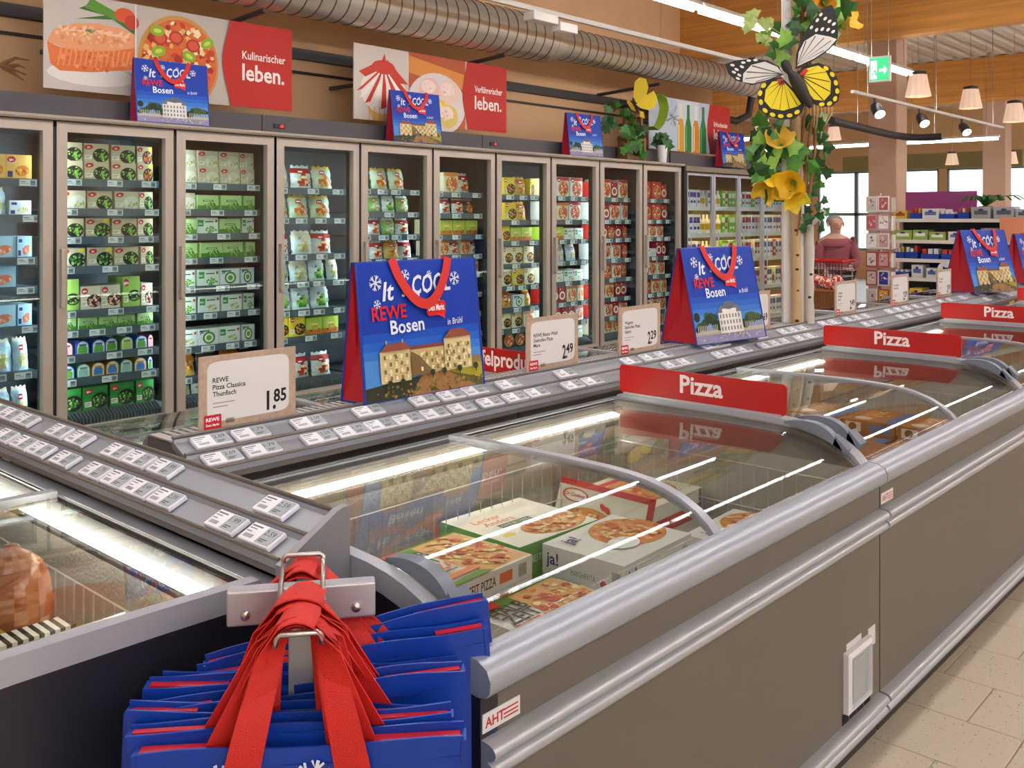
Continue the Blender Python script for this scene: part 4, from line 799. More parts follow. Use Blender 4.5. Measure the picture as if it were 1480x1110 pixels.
def cooler_bag(loc, kind, label, group, rz=0, dp=.12, sc=1.0, swing=0.0):
    t = thing('cooler_bag', loc, label, 'bag', group, rz); w, h = BW, BH; t.scale = (sc, sc, sc)
    tp = .012; n1 = Vector((h, 0, dp / 2 - tp)).normalized()
    U = Vector((0, 1, 0)); V = Vector((tp - dp / 2, 0, h)); 
    f = MB(); A = Vector((dp / 2, -w / 2, 0)); th = .004
    for sgn in (1,):
        f.add([A, A + U * w, A + U * w + V, A + V, A - n1 * th, A + U * w - n1 * th, A + U * w + V - n1 * th, A + V - n1 * th], [(0, 1, 2, 3), (7, 6, 5, 4), (0, 4, 5, 1), (1, 5, 6, 2), (2, 6, 7, 3), (3, 7, 4, 0)])
    fp = f.build('front_panel', 'bag_blue', t, local=True)
    mb = MB(); bag_front(kind).into(mb, A, U, V / h, n1); mb.build('print', 'fabric_print', fp, local=True, fixn=False)
    bk = MB(); bk.add([(-x, y, z) for x, y, z in f.v], f.f); bk.build('back_panel', 'bag_blue', t, local=True)
    MB().box(-dp / 2 + .004, dp / 2 - .004, -w / 2 + .002, w / 2 - .002, 0, .006).build('base', 'bag_blue', t, local=True)
    for s in (-1, 1):
        y = s * (w / 2 - .004); g = MB(); m = Vector((0, y - s * .035, h * .98)); mb0 = Vector((0, y, 0)); c = Vector((0, y - s * .012, h * .30))
        fb, ft, bb, bt = Vector((dp / 2 - .003, y, 0)), Vector((tp - .002, y, h * .985)), Vector((-dp / 2 + .003, y, 0)), Vector((-tp + .002, y, h * .985))
        g.add([fb, ft, m, c, bb, bt, mb0], [(0, 1, 2, 3), (3, 2, 5, 4), (0, 3, 6), (6, 3, 4)]); g.build('side_gusset', 'bag_red', t, local=True)
        MB().tube([A + U * (w if s > 0 else 0), A + U * (w if s > 0 else 0) + V], .0035, 6).build('piping', 'bag_trim', fp, local=True)
    for s, sd in ((1, .0), (-1, .02)):
        pts = []; wd = []
        for k in range(15):
            q = k / 14; yy = -.125 + .26 * q + sd + swing * math.sin(math.pi * q); dep = .155 * math.sin(math.pi * min(1, max(0, q))) ** .75 - .004
            if s > 0: pts.append(A + U * (w / 2 + yy) + V * (1 - dep / h) + n1 * (.006 + .012 * math.sin(math.pi * q)))
            else: pts.append(Vector((-tp - .004 - .006 * math.sin(math.pi * q), yy, h - dep * .5)))
        for i in range(15):
            tt = (pts[min(i + 1, 14)] - pts[max(i - 1, 0)]).normalized(); wd.append((n1 if s > 0 else Vector((-1, 0, 0))).cross(tt))
        MB().ribbon(pts, .034, .003, wd).build('handle', 'strap_red', t, local=True, smooth=60)
    return t
cooler_bag((-2.46, 2.23, 1.051), 0, 'large blue cooler bag with yellow castle print, nearest on the island', 'printed cooler bags on display', 0, .125)
cooler_bag((-2.44, 4.20, 1.051), 1, 'blue cooler bag with white palace print, on the island near the birch trunk', 'printed cooler bags on display', -.13, .22)
cooler_bag((-2.42, 8.42, 1.051), 0, 'blue cooler bag with castle print, far along the island before the shelves', 'printed cooler bags on display', -.28, .26, 1.1, .04)
cooler_bag((-2.42, 9.85, 1.051), 1, 'farthest blue cooler bag, at the right edge of the photo', 'printed cooler bags on display', -.2, .24)
for y, k, lb, sc in ((3.28, 1, 'blue cooler bag with palace print on the freezer top, before the pizza poster', .93), (5.50, 0, 'blue cooler bag with castle print on the freezer top, before the ice cream poster', .95), (7.83, 1, 'blue cooler bag with palace print on the freezer top, beside the wooden crate', .95), (10.88, 0, 'blue cooler bag with castle print on the dairy cabinet top', .98)):
    cooler_bag((-6.09, y, 2.286), k, lb, 'printed cooler bags on display', -.06, .13, sc)
# ---------------------------------------------------------------- bag rack with hanging bags in the near corner
CA = math.radians(42.09); eR = Vector((math.cos(CA), math.sin(CA), 0)); eF = Vector((math.sin(CA), -math.cos(CA), 0)); C0 = Vector((-1.415, 1.012, 0)); KA = math.radians(53); kR = Vector((math.cos(KA), math.sin(KA), 0)); kF = Vector((math.sin(KA), -math.cos(KA), 0))
def rk(r, f, z): return C0 + kR * r + kF * f + Vector((0, 0, z))
MR = Matrix(((kR.x, kF.x, 0, C0.x), (kR.y, kF.y, 0, C0.y), (0, 0, 1, 0), (0, 0, 0, 1)))
t = thing('bag_rack', C0, 'aluminium bag rack with wire hooks at the near corner of the island', 'rack')
MB().bbox(-.128, .128, -.016, .016, .94, 1.002, .004, M=MR).build('crossbar', 'alu', t)
for x in (-.096, -.028, .034, .094):
    b = MB(); b.lathe([(.009, 0), (.0085, .004), (.005, .0065), (.0012, .0072)], (0, 0, 0), 12)
    Mb = MR @ Matrix.Translation((x, .016, .96 if abs(x) > .05 else .975)) @ Matrix.Rotation(math.radians(-90), 4, 'X'); b.v = [tuple(Mb @ Vector(v)) for v in b.v]; b.build('screw', 'steel', t, smooth=40)
MB().bbox(-.022, .022, -.05, -.018, .0, .985, .003, M=MR).build('post', 'alu', t)
MB().bbox(-.15, .15, -.16, .12, 0, .012, .004, M=MR).build('base_plate', 'fascia', t)
hk = [rk(-.036, -.09, 1.008), rk(-.036, -.088, 1.018), rk(-.03, -.086, 1.024), rk(.03, -.086, 1.024), rk(.036, -.088, 1.018), rk(.036, -.08, 1.008), rk(.036, .0, 1.007), rk(.036, .205, .985), rk(.036, .22, .99), rk(.034, .225, 1.004), rk(.028, .226, 1.01), rk(-.028, .226, 1.01), rk(-.034, .225, 1.004), rk(-.036, .22, .99), rk(-.036, .205, .985), rk(-.036, 0, 1.007), rk(-.036, -.08, 1.008)]
MB().tube(hk, .0048, 8).build('wire_hook', 'steel', t, smooth=60)
MB().bbox(-.02, .02, .10, .105, .82, .985, .001, M=MR).build('hook_plate', 'alu', t)
rb = random.Random(8)
def hung_bag(i, f, r, tilt, yaw, ztop, label, flake=False):
    loc = rk(r, f, ztop); t = thing('hanging_cooler_bag', loc, label, 'bag', 'folded cooler bags on the rack'); w, h = .50, .40
    M = Matrix.Rotation(KA + yaw, 4, 'Z') @ Matrix.Rotation(tilt, 4, 'Y')
    # local: x right, -y towards shopper, z up, top edge at z = 0
    open_ = rb.uniform(.006, .016)
    def panel(y0, y1, z1, wob):
        mb = MB(); n = 14; vs = []
        for k in range(n + 1):
            x = -w / 2 + w * k / n; q = wob * math.sin(k * .9 + i) ; 
            for y, z in ((y0, -h), (y1, -h), (y1, z1), (y0, z1)): vs.append(M @ Vector((x, y + q * (1 if z > -.1 else 0), z + .004 * math.sin(k * .7 + i * 1.7) * (z > -.1))))
        fs = [(k * 4 + e, k * 4 + (e + 1) % 4, (k + 1) * 4 + (e + 1) % 4, (k + 1) * 4 + e) for k in range(n) for e in range(4)] + [(0, 1, 2, 3), tuple(range(n * 4, n * 4 + 4))]
        mb.add(vs, fs); return mb
    panel(-open_ - .004, -open_, 0, .003).build('front_panel', 'bag_blue', t, local=True, smooth=40); panel(open_, open_ + .004, .006, .003).build('back_panel', 'bag_blue', t, local=True, smooth=40)
    hem = MB()
    for s in (-1, 1): mb = MB(); mb.v = []; mb.box(s * w / 2 - .004, s * w / 2 + .004, -open_ - .004, open_ + .004, -h, -.004, M=M); mb.build('side_seam', 'bag_trim', t, local=True)
    for s in (-1, 1):
        g = MB(); x0, x1 = (s * w * .49, s * w * rb.uniform(.22, .34)); g.box(min(x0, x1), max(x0, x1), -open_ * .7, open_ * .7, -.14, -.002, M=M); g.build('gusset', 'bag_red', t, local=True)
    st = MB(); st.box(-w * .49, w * .49, -open_ - .0052, -open_ - .004, -.032, -.028, M=M); st.build('hem_seam', 'bag_trim', t, local=True)
    for fx, fz, fr in ((-.125, -.068, .048), (.02, -.05, .03), (.15, -.09, .03)) if flake else ():
        d = Draw(.0006); d.flake(fx, fz, fr, '#e6e6f2', 1); mb = MB(); d.into(mb, M @ Vector((0, -open_ - .0075, 0)), M.to_3x3() @ Vector((1, 0, 0)), M.to_3x3() @ Vector((0, 0, 1)), M.to_3x3() @ Vector((0, -1, 0))); mb.build('print', 'fabric_print', t, local=True, fixn=False)
    # straps: from the panel up over the wire hook and down again
    for s in (-1, 1):
        yo = s * (open_ + .008); pts = []; wd = []; off = rb.uniform(-.012, .012); base = Vector((0, 0, 0)); ax = rb.uniform(.075, .13); bx = rb.uniform(.075, .14); ar = rb.uniform(.030, .052); fh = (-.062 + .012 * s) if i < 2 else .10 + .095 * (i - 2) / 5 + s * .01
        top = []
        for k in range(21):
            q = k / 20; a = math.pi * (1 - q); side = math.cos(a)
            if q < .36: u = q / .36; x = -ax + (ax - ar) * u ** 1.25 ; z = -.075 + (.99 - ztop + .072) * u; tw = u
            elif q > .64: u = (1 - q) / .36; x = bx - (bx - ar) * u ** 1.25; z = -.075 + (.99 - ztop + .072) * u; tw = u
            else: u = (q - .36) / .28; x = -ar + 2 * ar * u; z = .99 - ztop - .003 + .018 * math.sin(math.pi * u) + .006 * ((i * 7) % 5); tw = 1
            cur = (fh - f)
            P = base + M.to_3x3() @ Vector((x, yo, 0)) * (1 - tw) + (kR * (x - r) + kF * cur) * tw + Vector((0, 0, z)); P = P + kF * (.028 * math.sin(math.pi * min(tw, 1)) * (1 if tw < 1 else 0))
            pts.append(P); wd.append((M.to_3x3() @ Vector((1, 0, 0))) * (1 - tw) * (1 if q < .5 else 1) + (kR * .8 + kF * (-.55 if q < .5 else .55) + Vector((0, 0, .3 if q < .5 else -.3))) * tw if abs(q - .5) > .12 else kF * -1 + kR * .2)
        # keep the width direction continuous
        for k in range(1, 21):
            if wd[k].dot(wd[k - 1]) < 0: wd[k] = -wd[k]
        MB().ribbon(pts, .056, .0025, wd).build('strap', 'strap_red', t, local=True, smooth=60)
NB = [(-.005, .085, -.10, .12, .915), (.03, .075, -.07, .06, .895), (.055, .02, .03, -.02, .872), (.085, .0, .05, -.08, .868), (.115, .02, -.06, -.02, .873), (.15, -.02, .04, -.12, .858), (.185, -.01, -.015, -.10, .856), (.22, .005, -.02, -.13, .842)]
for i, (f, r, tl, yw, zt) in enumerate(NB):
    hung_bag(i, f, r, tl, yw, zt, 'folded blue cooler bag with red straps hanging on rack, %s from the back' % ORD[i], i >= len(NB) - 1)
# ---------------------------------------------------------------- products inside the chests
def flat_box(name, x0, x1, y0, y1, z0, z1, top, side_c, label, sx=None, sy=None, group=None, rz=0, mat_='print'):
    # lying carton: printed lid, printed long sides (sx faces +x, sy faces -y)
    w, l = y1 - y0, x1 - x0; cx, cy = (x0 + x1) / 2, (y0 + y1) / 2; mb = MB(); mb.col = lin(side_c); mb.box(-l / 2, l / 2, -w / 2, w / 2, 0, z1 - z0)
    if top: top.into(mb, (-l / 2, -w / 2, z1 - z0), (0, 1, 0), (1, 0, 0), (0, 0, 1)) if False else top.into(mb, (l / 2, -w / 2, z1 - z0), (0, 1, 0), (-1, 0, 0), (0, 0, 1))
    if sx: sx.into(mb, (l / 2, -w / 2, 0), (0, 1, 0), (0, 0, 1), (1, 0, 0))
    if sy: sy.into(mb, (-l / 2, -w / 2, 0), (1, 0, 0), (0, 0, 1), (0, -1, 0))
    o = bpy.data.objects.new(name, mb.mesh(name, mat_)); COL.objects.link(o); o.location = (cx, cy, z0); o.rotation_euler = (0, 0, rz); return tag(o, label, 'box', group)
PZ = ['#e0a050', '#e8c078', '#d0602c', '#c04020', '#f0d8a0', '#d88040']
def pizza(d, cx, cy, rx, ry, n, L=3, seed=1, sz=.014): rg = random.Random(seed); d.ell(cx, cy, rx, ry, '#c8893f', L, 26); d.ell(cx, cy, rx * .92, ry * .92, '#dd8a44', L + 1, 26); d.speck(rg, cx, cy, rx * .86, ry * .86, PZ, n, sz, L + 2); return d
def halb_top(w, l, seed):
    rg = random.Random(seed); d = Draw(.0006); d.rect(0, 0, w, l, '#ded8cf', 1); d.poly([(0, l), (w, l), (w, l * .9), (0, l * .8)], '#4f8433', 2)
    d.poly([(w * .44, l * .97), (w * .99, l * .97), (w * .99, l * .03), (w * .5, l * .03), (w * .40, l * .3)], '#d8a468', 2); d.speck(rg, w * .71, l * .52, w * .27, l * .45, PZ + ['#e8b878', '#b8401c'], 150, .014, 3); d.poly([(w * .0, l * .0), (w * .52, 0), (w * .44, l * .1), (0, l * .06)], '#4f8433', 3)
    d.text('HALB', .02, l * .68, .05, '#34322e', 4, w=w * .36, bold=.02); d.text('ZEIT', .02, l * .5, .05, '#34322e', 4, w=w * .34, bold=.02); d.text('PIZZA', .02, l * .34, .042, '#d8683c', 4, w=w * .36, bold=.01); d.rect(.02, l * .27, w * .3, .008, '#6f6a62', 4); d.rrect(.03, l * .86, .06, .035, .005, '#c8242a', 4); d.poly([(.02, l * .12), (w * .5, l * .14), (w * .5, l * .22), (.02, l * .2)], '#e08850', 4); return d
def halb_side(w, h): d = Draw(.0006); d.rect(0, 0, w, h, '#d8d3ca', 1); d.text('HALBZEIT PIZZA', .012, h * .28, h * .46, '#33312e', 2, w=w * .5, bold=.015); d.rect(w * .58, h * .25, w * .16, h * .5, '#d8683c', 2); [d.rect(w * .82 + i * .004, h * .2, .002, h * .6, '#333', 2) for i in range(9)]; return d
w_, l_ = .335, .30
for k, (z0, z1, nm) in enumerate([(.532, .585, 'lowest'), (.587, .640, 'middle'), (.642, .700, 'topmost')]):
    flat_box('pizza_box', -2.07, -1.765, 1.705, 2.04, z0, z1, halb_top(w_, .305, 5 + k), '#d8d3ca', 'white and green half pizza box, %s of the near stack' % nm, sx=halb_side(w_, z1 - z0), group='boxed pizzas in the nearest freezer', rz=.04)
for k, (z0, z1, nm) in enumerate([(.532, .584, 'lower'), (.586, .64, 'upper')]):
    flat_box('pizza_box', -1.73, -1.44, 1.74, 2.08, z0, z1, halb_top(.34, .29, 9 + k), '#d8d3ca', 'half pizza box at the front rail, %s of two' % nm, sx=halb_side(.34, .05), group='boxed pizzas in the nearest freezer', rz=.02)
flat_box('pizza_box', -1.73, -1.42, 1.36, 1.69, .532, .6, halb_top(.33, .31, 19), '#d8d3ca', 'half pizza box lying nearest the grey lid handle', sx=halb_side(.33, .06), group='boxed pizzas in the nearest freezer', rz=-.03)
d = Draw(.0006); d.rect(0, 0, .36, .34, '#e6e1d6', 1); d.text('Lecker', .05, .235, .034, '#d8642c', 3, w=.12, shear=.15, bold=.01); d.text('Anders', .06, .195, .034, '#d8642c', 3, w=.13, shear=.15, bold=.01); d.poly([(.09, .155), (.23, .155), (.23, .185), (.09, .185)], '#33603a', 3); d.text('OHNE TEIG', .10, .162, .017, '#f0f4e8', 4, w=.12); pizza(d, .24, .08, .13, .075, 130, 2, 4, .012); d.ell(.06, .1, .025, .016, '#e8c83c', 3)
for z0, z1, nm in ((.532, .612, 'lower'), (.614, .70, 'upper')):
    s = Draw(.0006); s.rect(0, 0, .36, z1 - z0, '#5fa03a', 1); s.text('BESTE PIZZA', .05, .03, .02, '#e6f0d8', 2, w=.12); s2 = Draw(.0006); s2.rect(0, 0, .34, z1 - z0, '#5fa03a', 1); s2.text('ohne Teig', .05, .03, .022, '#e6f0d8', 2)
    flat_box('pizza_box', -2.17, -1.83, 2.07, 2.43, z0, z1, d, '#5fa03a', 'cream topped box with green sides, %s of two' % nm, sx=s, sy=s2, group='boxed pizzas in the nearest freezer', rz=-.03)
def ja_top(w, l, sd): d = Draw(.0006); d.rect(0, 0, w, l, '#dcd9d2', 1); pizza(d, w * .7, l * .55, w * .36, l * .40, 130, 2, sd, .012); d.ell(w * .42, l * .36, w * .16, l * .15, '#e6e4de', 6); d.text('ja!', w * .1, l * .74, .045, '#27277a', 7, bold=.02); d.text('Margherita', w * .3, l * .33, .016, '#4c8a4c', 7, w=w * .24); return d
def ja_side(w, h): d = Draw(.0006); d.rect(0, 0, w, h, '#d6d3cc', 1); d.text('ja!', w * .05, h * .38, h * .42, '#27277a', 2, bold=.02); d.text('MARGHERITA', w * .36, h * .2, h * .2, '#4c8a4c', 2, w=w * .3); d.ell(w * .76, h * .2, .012, .01, '#c04030', 2); [d.rect(w * .86 + i * .004, h * .3, .002, h * .4, '#333', 2) for i in range(7)]; return d
for z0, z1, nm in ((.532, .614, 'lower'), (.616, .70, 'upper')):
    flat_box('pizza_box', -1.815, -1.53, 2.14, 2.50, z0, z1, ja_top(.36, .285, 7), '#d6d3cc', 'plain white pizza box with blue lettering, %s of the near pair' % nm, sx=ja_side(.36, z1 - z0), sy=ja_side(.285, z1 - z0), group='boxed pizzas in the nearest freezer', rz=.03)
flat_box('pizza_box', -1.53, -1.27, 2.16, 2.50, .532, .585, ja_top(.34, .26, 17), '#d6d3cc', 'plain white pizza box lying low beside the front rail', sx=ja_side(.34, .05), sy=ja_side(.26, .05), group='boxed pizzas in the nearest freezer', rz=-.02)
for z0, z1, nm in ((.532, .60, 'lower'), (.602, .672, 'upper')):
    flat_box('pizza_box', -1.60, -1.30, 2.56, 2.90, z0, z1, ja_top(.34, .30, 8), '#d6d3cc', 'plain white pizza box with blue lettering, %s of the far pair' % nm, sx=ja_side(.34, z1 - z0), sy=ja_side(.30, z1 - z0), group='boxed pizzas in the nearest freezer', rz=.05)
d = Draw(.0006); d.rect(0, 0, .39, .30, '#d8d2c4', 1); d.rect(0, .27, .39, .03, '#c8242a', 2); d.ell(.08, .225, .06, .036, '#c8242a', 3); d.ell(.08, .225, .052, .029, '#f0ece4', 4); d.text('Dr.Oetker', .034, .218, .018, '#b81f2a', 5, w=.092, bold=.02); pizza(d, .16, .09, .12, .09, 90, 2, 12); d.ell(.28, .16, .035, .03, '#e8dfc4', 4); d.ell(.21, .2, .012, .02, '#cc3a24', 4, 8, .6); d.ell(.23, .19, .012, .02, '#cc3a24', 4, 8, .6)
t = MB(); t.col = lin('#c8242a'); t.box(-.195, .195, 0, .04, 0, .20); d.into(t, (-.195, 0, 0), (1, 0, 0), (0, 0, .667), (0, -1, 0))
o = bpy.data.objects.new('pizza_box', t.mesh('pizza_box', 'print')); COL.objects.link(o); o.location = (-1.98, 2.60, .533); o.rotation_euler = (-.30, 0, -.05); tag(o, 'red and white pizza box standing upright behind the cream topped box', 'box', 'boxed pizzas in the nearest freezer')
d = Draw(.0006); d.rect(0, 0, .34, .3, '#dcd6c8', 1); pizza(d, .14, .15, .13, .12, 110, 2, 15); pizza(d, .27, .2, .1, .09, 60, 2, 16)
flat_box('pizza_box', -2.15, -1.84, 2.50, 2.585, .533, .60, None, '#dcd6c8', 'white carton edge between cream topped box and upright pizza box', group='boxed pizzas in the nearest freezer')
d = Draw(.0006); d.rect(0, 0, .34, .3, '#dcd6c8', 1); pizza(d, .17, .15, .14, .12, 110, 2, 15); d.rect(0, .27, .34, .03, '#c8242a', 2)
for k in range(3): flat_box('pizza_box', -2.13, -1.80, 2.68, 2.99, .532 + k * .05, .58 + k * .05, d, '#c8403a' if k % 2 else '#dcd6c8', 'red striped pizza box at the far back of the nearest freezer, %s from bottom' % ORD[k], group='boxed pizzas in the nearest freezer', rz=.03)
# brown snack boxes in the second chest
def brown_top(w, l, sd): d = Draw(.0006); d.rect(0, 0, w, l, '#a0683c', 1); d.rect(w * .1, l * .5, w * .8, l * .3, '#c89058', 2); d.rect(0, 0, w, l * .22, '#2f6fae', 2); d.ell(w * .25, l * .7, w * .12, l * .16, '#e6ddd0', 3); rg = random.Random(sd); d.speck(rg, w * .6, l * .6, w * .3, l * .25, PZ, 30, .012, 3); return d
def brown_side(w, h): d = Draw(.0006); d.rect(0, 0, w, h, '#94603a', 1); d.rect(w * .5, h * .2, w * .45, h * .6, '#2f6fae', 2); d.rect(w * .06, h * .15, w * .3, h * .7, '#ddd4c8', 2); d.ell(w * .2, h * .5, w * .08, h * .3, '#5c4030', 3); return d
for i, x in enumerate((-2.12, -1.86, -1.60)):
    for j, y in enumerate((4.05, 4.36)):
        for k in range(3 if j else 2):
            z0 = .532 + k * .062
            flat_box('snack_box', x, x + .24, y, y + .29, z0, z0 + .06, brown_top(.29, .24, i + j), '#94603a', 'brown and blue snack box, %s row, %s column, %s layer' % (['near', 'far'][j], ORD[i], ORD[k]), sx=brown_side(.29, .06), sy=brown_side(.24, .06), group='brown snack boxes in the second freezer', rz=rb.uniform(-.05, .05))
for i in range(9):
    y = 3.62 + i * .047
    s = Draw(.0006); s.rect(0, 0, .043, .17, '#8a5432', 1); s.ell(.0215, .13, .014, .018, '#e0d8cc', 2); s.rect(.008, .03, .028, .06, '#d8cdbc', 2); s.rect(.008, .1, .028, .01, '#2f6fae', 2)
    flat_box('snack_box', -1.62, -1.42, y, y + .043, .532, .70, None, '#94603a', 'narrow brown box standing on edge, %s from the left' % ORD[i], sx=s, group='upright brown boxes in the second freezer')
# poultry and bagged goods in the head freezer
def lump(cx, cy, cz, rx, ry, rz, cols, seed, name, label, cat, m='film', pinch=0, n=16):
    rg = random.Random(seed); mb = MB(); vs = []; nu, nv = 20, n; C = [lin(c) for c in cols]
    for j in range(nv + 1):
        ph = math.pi * j / nv
        for i in range(nu):
            th = 2 * math.pi * i / nu; k = 1 + .06 * math.sin(3 * th + seed) * math.sin(2 * ph) + rg.uniform(-.03, .03); r = math.sin(ph) * k
            if pinch and ph < .9: r *= 1 - pinch * math.exp(-((ph - .42) / .16) ** 2)
            vs.append((cx + rx * r * math.cos(th), cy + ry * r * math.sin(th), cz + rz * math.cos(ph)))
    n0 = len(mb.v); mb.v += vs
    for j in range(nv):
        for i in range(nu): mb.f.append((j * nu + i, j * nu + (i + 1) % nu, (j + 1) * nu + (i + 1) % nu, (j + 1) * nu + i)); mb.c.append(C[int(rg.random() ** 1.5 * len(C))]); mb.mi.append(0)
    o = mb.top(name, m, label, cat, smooth=80); return o
ch = lump(-2.39, .885, .722, .10, .09, .16, ['#b0643c', '#a85a34', '#c0784c', '#d09068'], 4, 'frozen_chicken', 'whole frozen chicken wrapped in amber film in the near cross freezer', 'poultry', pinch=.45)
d = Draw(.001); d.ell(0, 0, .035, .035, '#e8d820', 1); d.text('BEST', -.02, .002, .014, '#333', 2, w=.04); d.text('PREIS', -.02, -.018, .014, '#333', 2, w=.04); mb = MB(); nn = Vector((.75, -.66, .05)).normalized(); d.into(mb, Vector((-2.39, .885, .69)) + nn * .104, Vector((.66, .75, 0)), Vector((0, 0, 1)), nn); mb.build('round_sticker', 'print', ch, fixn=False)
lump(-2.32, .62, .68, .11, .11, .12, ['#b06a44', '#e8e0d8', '#c07850', '#f0ece4'], 9, 'frozen_duck', 'second wrapped bird beside the chicken, at the left edge', 'poultry', pinch=.3)
lump(-2.14, .82, .635, .07, .11, .075, ['#e8e4dc', '#c8302c', '#e8e4dc', '#6a9a3c', '#f0d848'], 12, 'frozen_bag', 'white bag with red lettering and green leaves under the wire divider', 'bag')
lump(-2.12, .55, .64, .11, .13, .08, ['#e0c030', '#6a9a3c', '#f0d848', '#8ab040'], 15, 'frozen_bag', 'yellow and green bag at the lower left edge', 'bag')
st = MB()
for i in range(14): st.col = lin('#23211f' if i % 2 else '#e6e2da'); st.box(-2.285, -2.215, .80 + i * .0115, .8115 + i * .0115, .561, .72)
st.top('striped_carton', 'print', 'black and white striped carton behind the wire divider', 'box')
# ---------------------------------------------------------------- flower column on the island
PC = Vector((-2.465, 5.13, 1.051))
def pc(r, f, z): return Vector((PC.x, PC.y, 0)) + eR * r + eF * f + Vector((0, 0, z))
MP = Matrix(((eR.x, eF.x, 0, PC.x), (eR.y, eF.y, 0, PC.y), (0, 0, 1, 0), (0, 0, 0, 1)))
t = thing('power_column', PC, 'slim white power column standing on the island, wrapped in vines', 'column')
MB().bbox(-.062, .058, -.05, -.01, 1.0508, 4.5, .004, M=MP).build('shaft', 'white_metal', t)
MB().bbox(-.075, .01, -.01, .02, 2.62, 2.98, .006, M=MP).build('socket_box', 'white_plastic', t)
for z in (2.68, 2.78, 2.88): MB().bbox(-.06, -.02, .02, .026, z, z + .05, .004, M=MP).build('socket', 'white_metal', t)
def trunk(pts, r, m, name, label, knots):
    t = thing(name, pts[0], label, 'tree trunk'); rg = random.Random(int(pts[0][2] * 100)); P = []; R_ = []
    for i in range(len(pts) - 1):
        for k in range(6): q = k / 6; P.append(Vector(pts[i]).lerp(Vector(pts[i + 1]), q) + Vector((rg.uniform(-.003, .003), rg.uniform(-.003, .003), 0))); R_.append(r * rg.uniform(.93, 1.07))
    P.append(Vector(pts[-1])); R_.append(r * .95); MB().tube(P, R_, 12).build('bark', m, t, smooth=60)
    for r_, f_, z_, s in knots:
        k = MB(); k.lathe([(s, 0), (s * .8, .006), (s * .3, .009)], (0, 0, 0), 9); c = pc(r_, f_, z_); Mk = Matrix.Translation(c) @ Matrix(((eR.x, 0, eF.x, 0), (eR.y, 0, eF.y, 0), (0, .7, 0, 0), (0, 0, 0, 1))); k.v = [tuple(Mk @ Vector(v)) for v in k.v]; k.build('knot', 'bark_dark', t)
    return t
trunk([pc(.005, .022, 1.051), pc(.0, .022, 1.7), pc(.008, .022, 2.3), pc(.0, .03, 3.0), pc(.01, .03, 4.4)], .026, 'birch', 'birch_trunk', 'slender tan birch trunk fixed to the white column', [(.0, .046, 1.07, .013), (.004, .046, 1.24, .008), (.0, .046, 1.36, .012), (.002, .046, 1.44, .011), (-.004, .046, 1.58, .012), (.006, .046, 1.75, .01)])
tr = trunk([pc(.085, -.01, 1.051), pc(.085, -.01, 1.45), pc(.075, .0, 1.62)], .027, 'birch_white', 'birch_trunk', 'short pale birch log with sawn side branches beside the column', [(.08, .017, 1.2, .011), (.088, .017, 1.33, .01)])
for a, b in ((pc(.07, .03, 1.60), pc(.155, .05, 1.69)), (pc(.075, .01, 1.60), pc(.02, .05, 1.665))):
    MB().tube([a, a.lerp(b, .5), b], .014, 10).build('side_branch', 'birch_white', tr, smooth=50)
rope = thing('vine_rope', pc(.06, .02, 1.7), 'twisted brown vine ropes hanging beside the birch trunk', 'vine')
rg = random.Random(21)
mat('rope_brown', '#8a5a34', .8, noise=(40, .3, (1, 1, .2))); mat('fibre', '#c9b98a', .8)
for i in range(4):
    x0 = .03 + i * .018; MB().tube([pc(x0 + .018 * math.sin(k * .8 + i * 1.6), .045 + .012 * math.cos(k * .8 + i * 1.6), 1.75 + k * .09) for k in range(26)], .009, 6).build('strand', 'rope_brown', rope, smooth=60)
for i in range(7): MB().tube([pc(.06 + i * .012, .05, 2.55), pc(.07 + i * .02, .06, 2.42), pc(.075 + i * .02, .055, 2.24), pc(.08 + i * .013, .05, 2.12 + rg.uniform(-.05, .08))], .003, 5).build('fibre_strand', 'fibre', rope)
def leaf_mesh(c1, c2, n=1):
    mb = MB(); o = [(0, 0), (.03, .012), (.062, .004), (.05, .034), (.058, .062), (.03, .072), (0, .115)]
    pts = [(x, y, -.25 * x * x * 10) for x, y in o]; left = [(-x, y, z) for x, y, z in pts]
    for i in range(len(o) - 1):
        mb.face([(0, o[i][1], .0), pts[i], pts[i + 1], (0, o[i + 1][1], 0)], lin(c1)); mb.face([(0, o[i + 1][1], 0), left[i + 1], left[i], (0, o[i][1], 0)], lin(c2))
    return mb.mesh('leaf', 'foliage', fixn=False)
LV = [leaf_mesh('#2f6a24', '#275a1e'), leaf_mesh('#4a8a2c', '#3f7c26'), leaf_mesh('#7cb03c', '#8cbc4a'), leaf_mesh('#1f4a20', '#28561f'), leaf_mesh('#b4c878', '#a4bc68')]
vine = thing('ivy_vine', pc(0, .05, 1.6), 'artificial ivy with many green leaves climbing the column', 'vine')
MB().tube([pc(.03 * math.sin(k * .7) - .01, .055 + .02 * math.cos(k * .7), 1.55 + k * .1) for k in range(19)], .005, 6).build('stem', 'crate_wood', vine, smooth=60)
def leaf(parent, P, sc, kinds, rot=None):
    o = bpy.data.objects.new('leaf', LV[rg.choice(kinds)]); COL.objects.link(o); o.parent = parent; o.location = Vector(P) - Vector(WP[parent.name]); s = sc * rg.uniform(.75, 1.25); o.scale = (s, s, s)
    o.rotation_euler = rot or (math.radians(90) + rg.uniform(-.7, .7), rg.uniform(-2.6, 2.6), CA + rg.uniform(-.7, .7))
def px(x, y, D): u = (x - 740) / 1386; return Vector((D * (-math.sin(CA) + u * math.cos(CA)), D * (math.cos(CA) + u * math.sin(CA)), 1.65 - (y - 315) / 1386 * D))
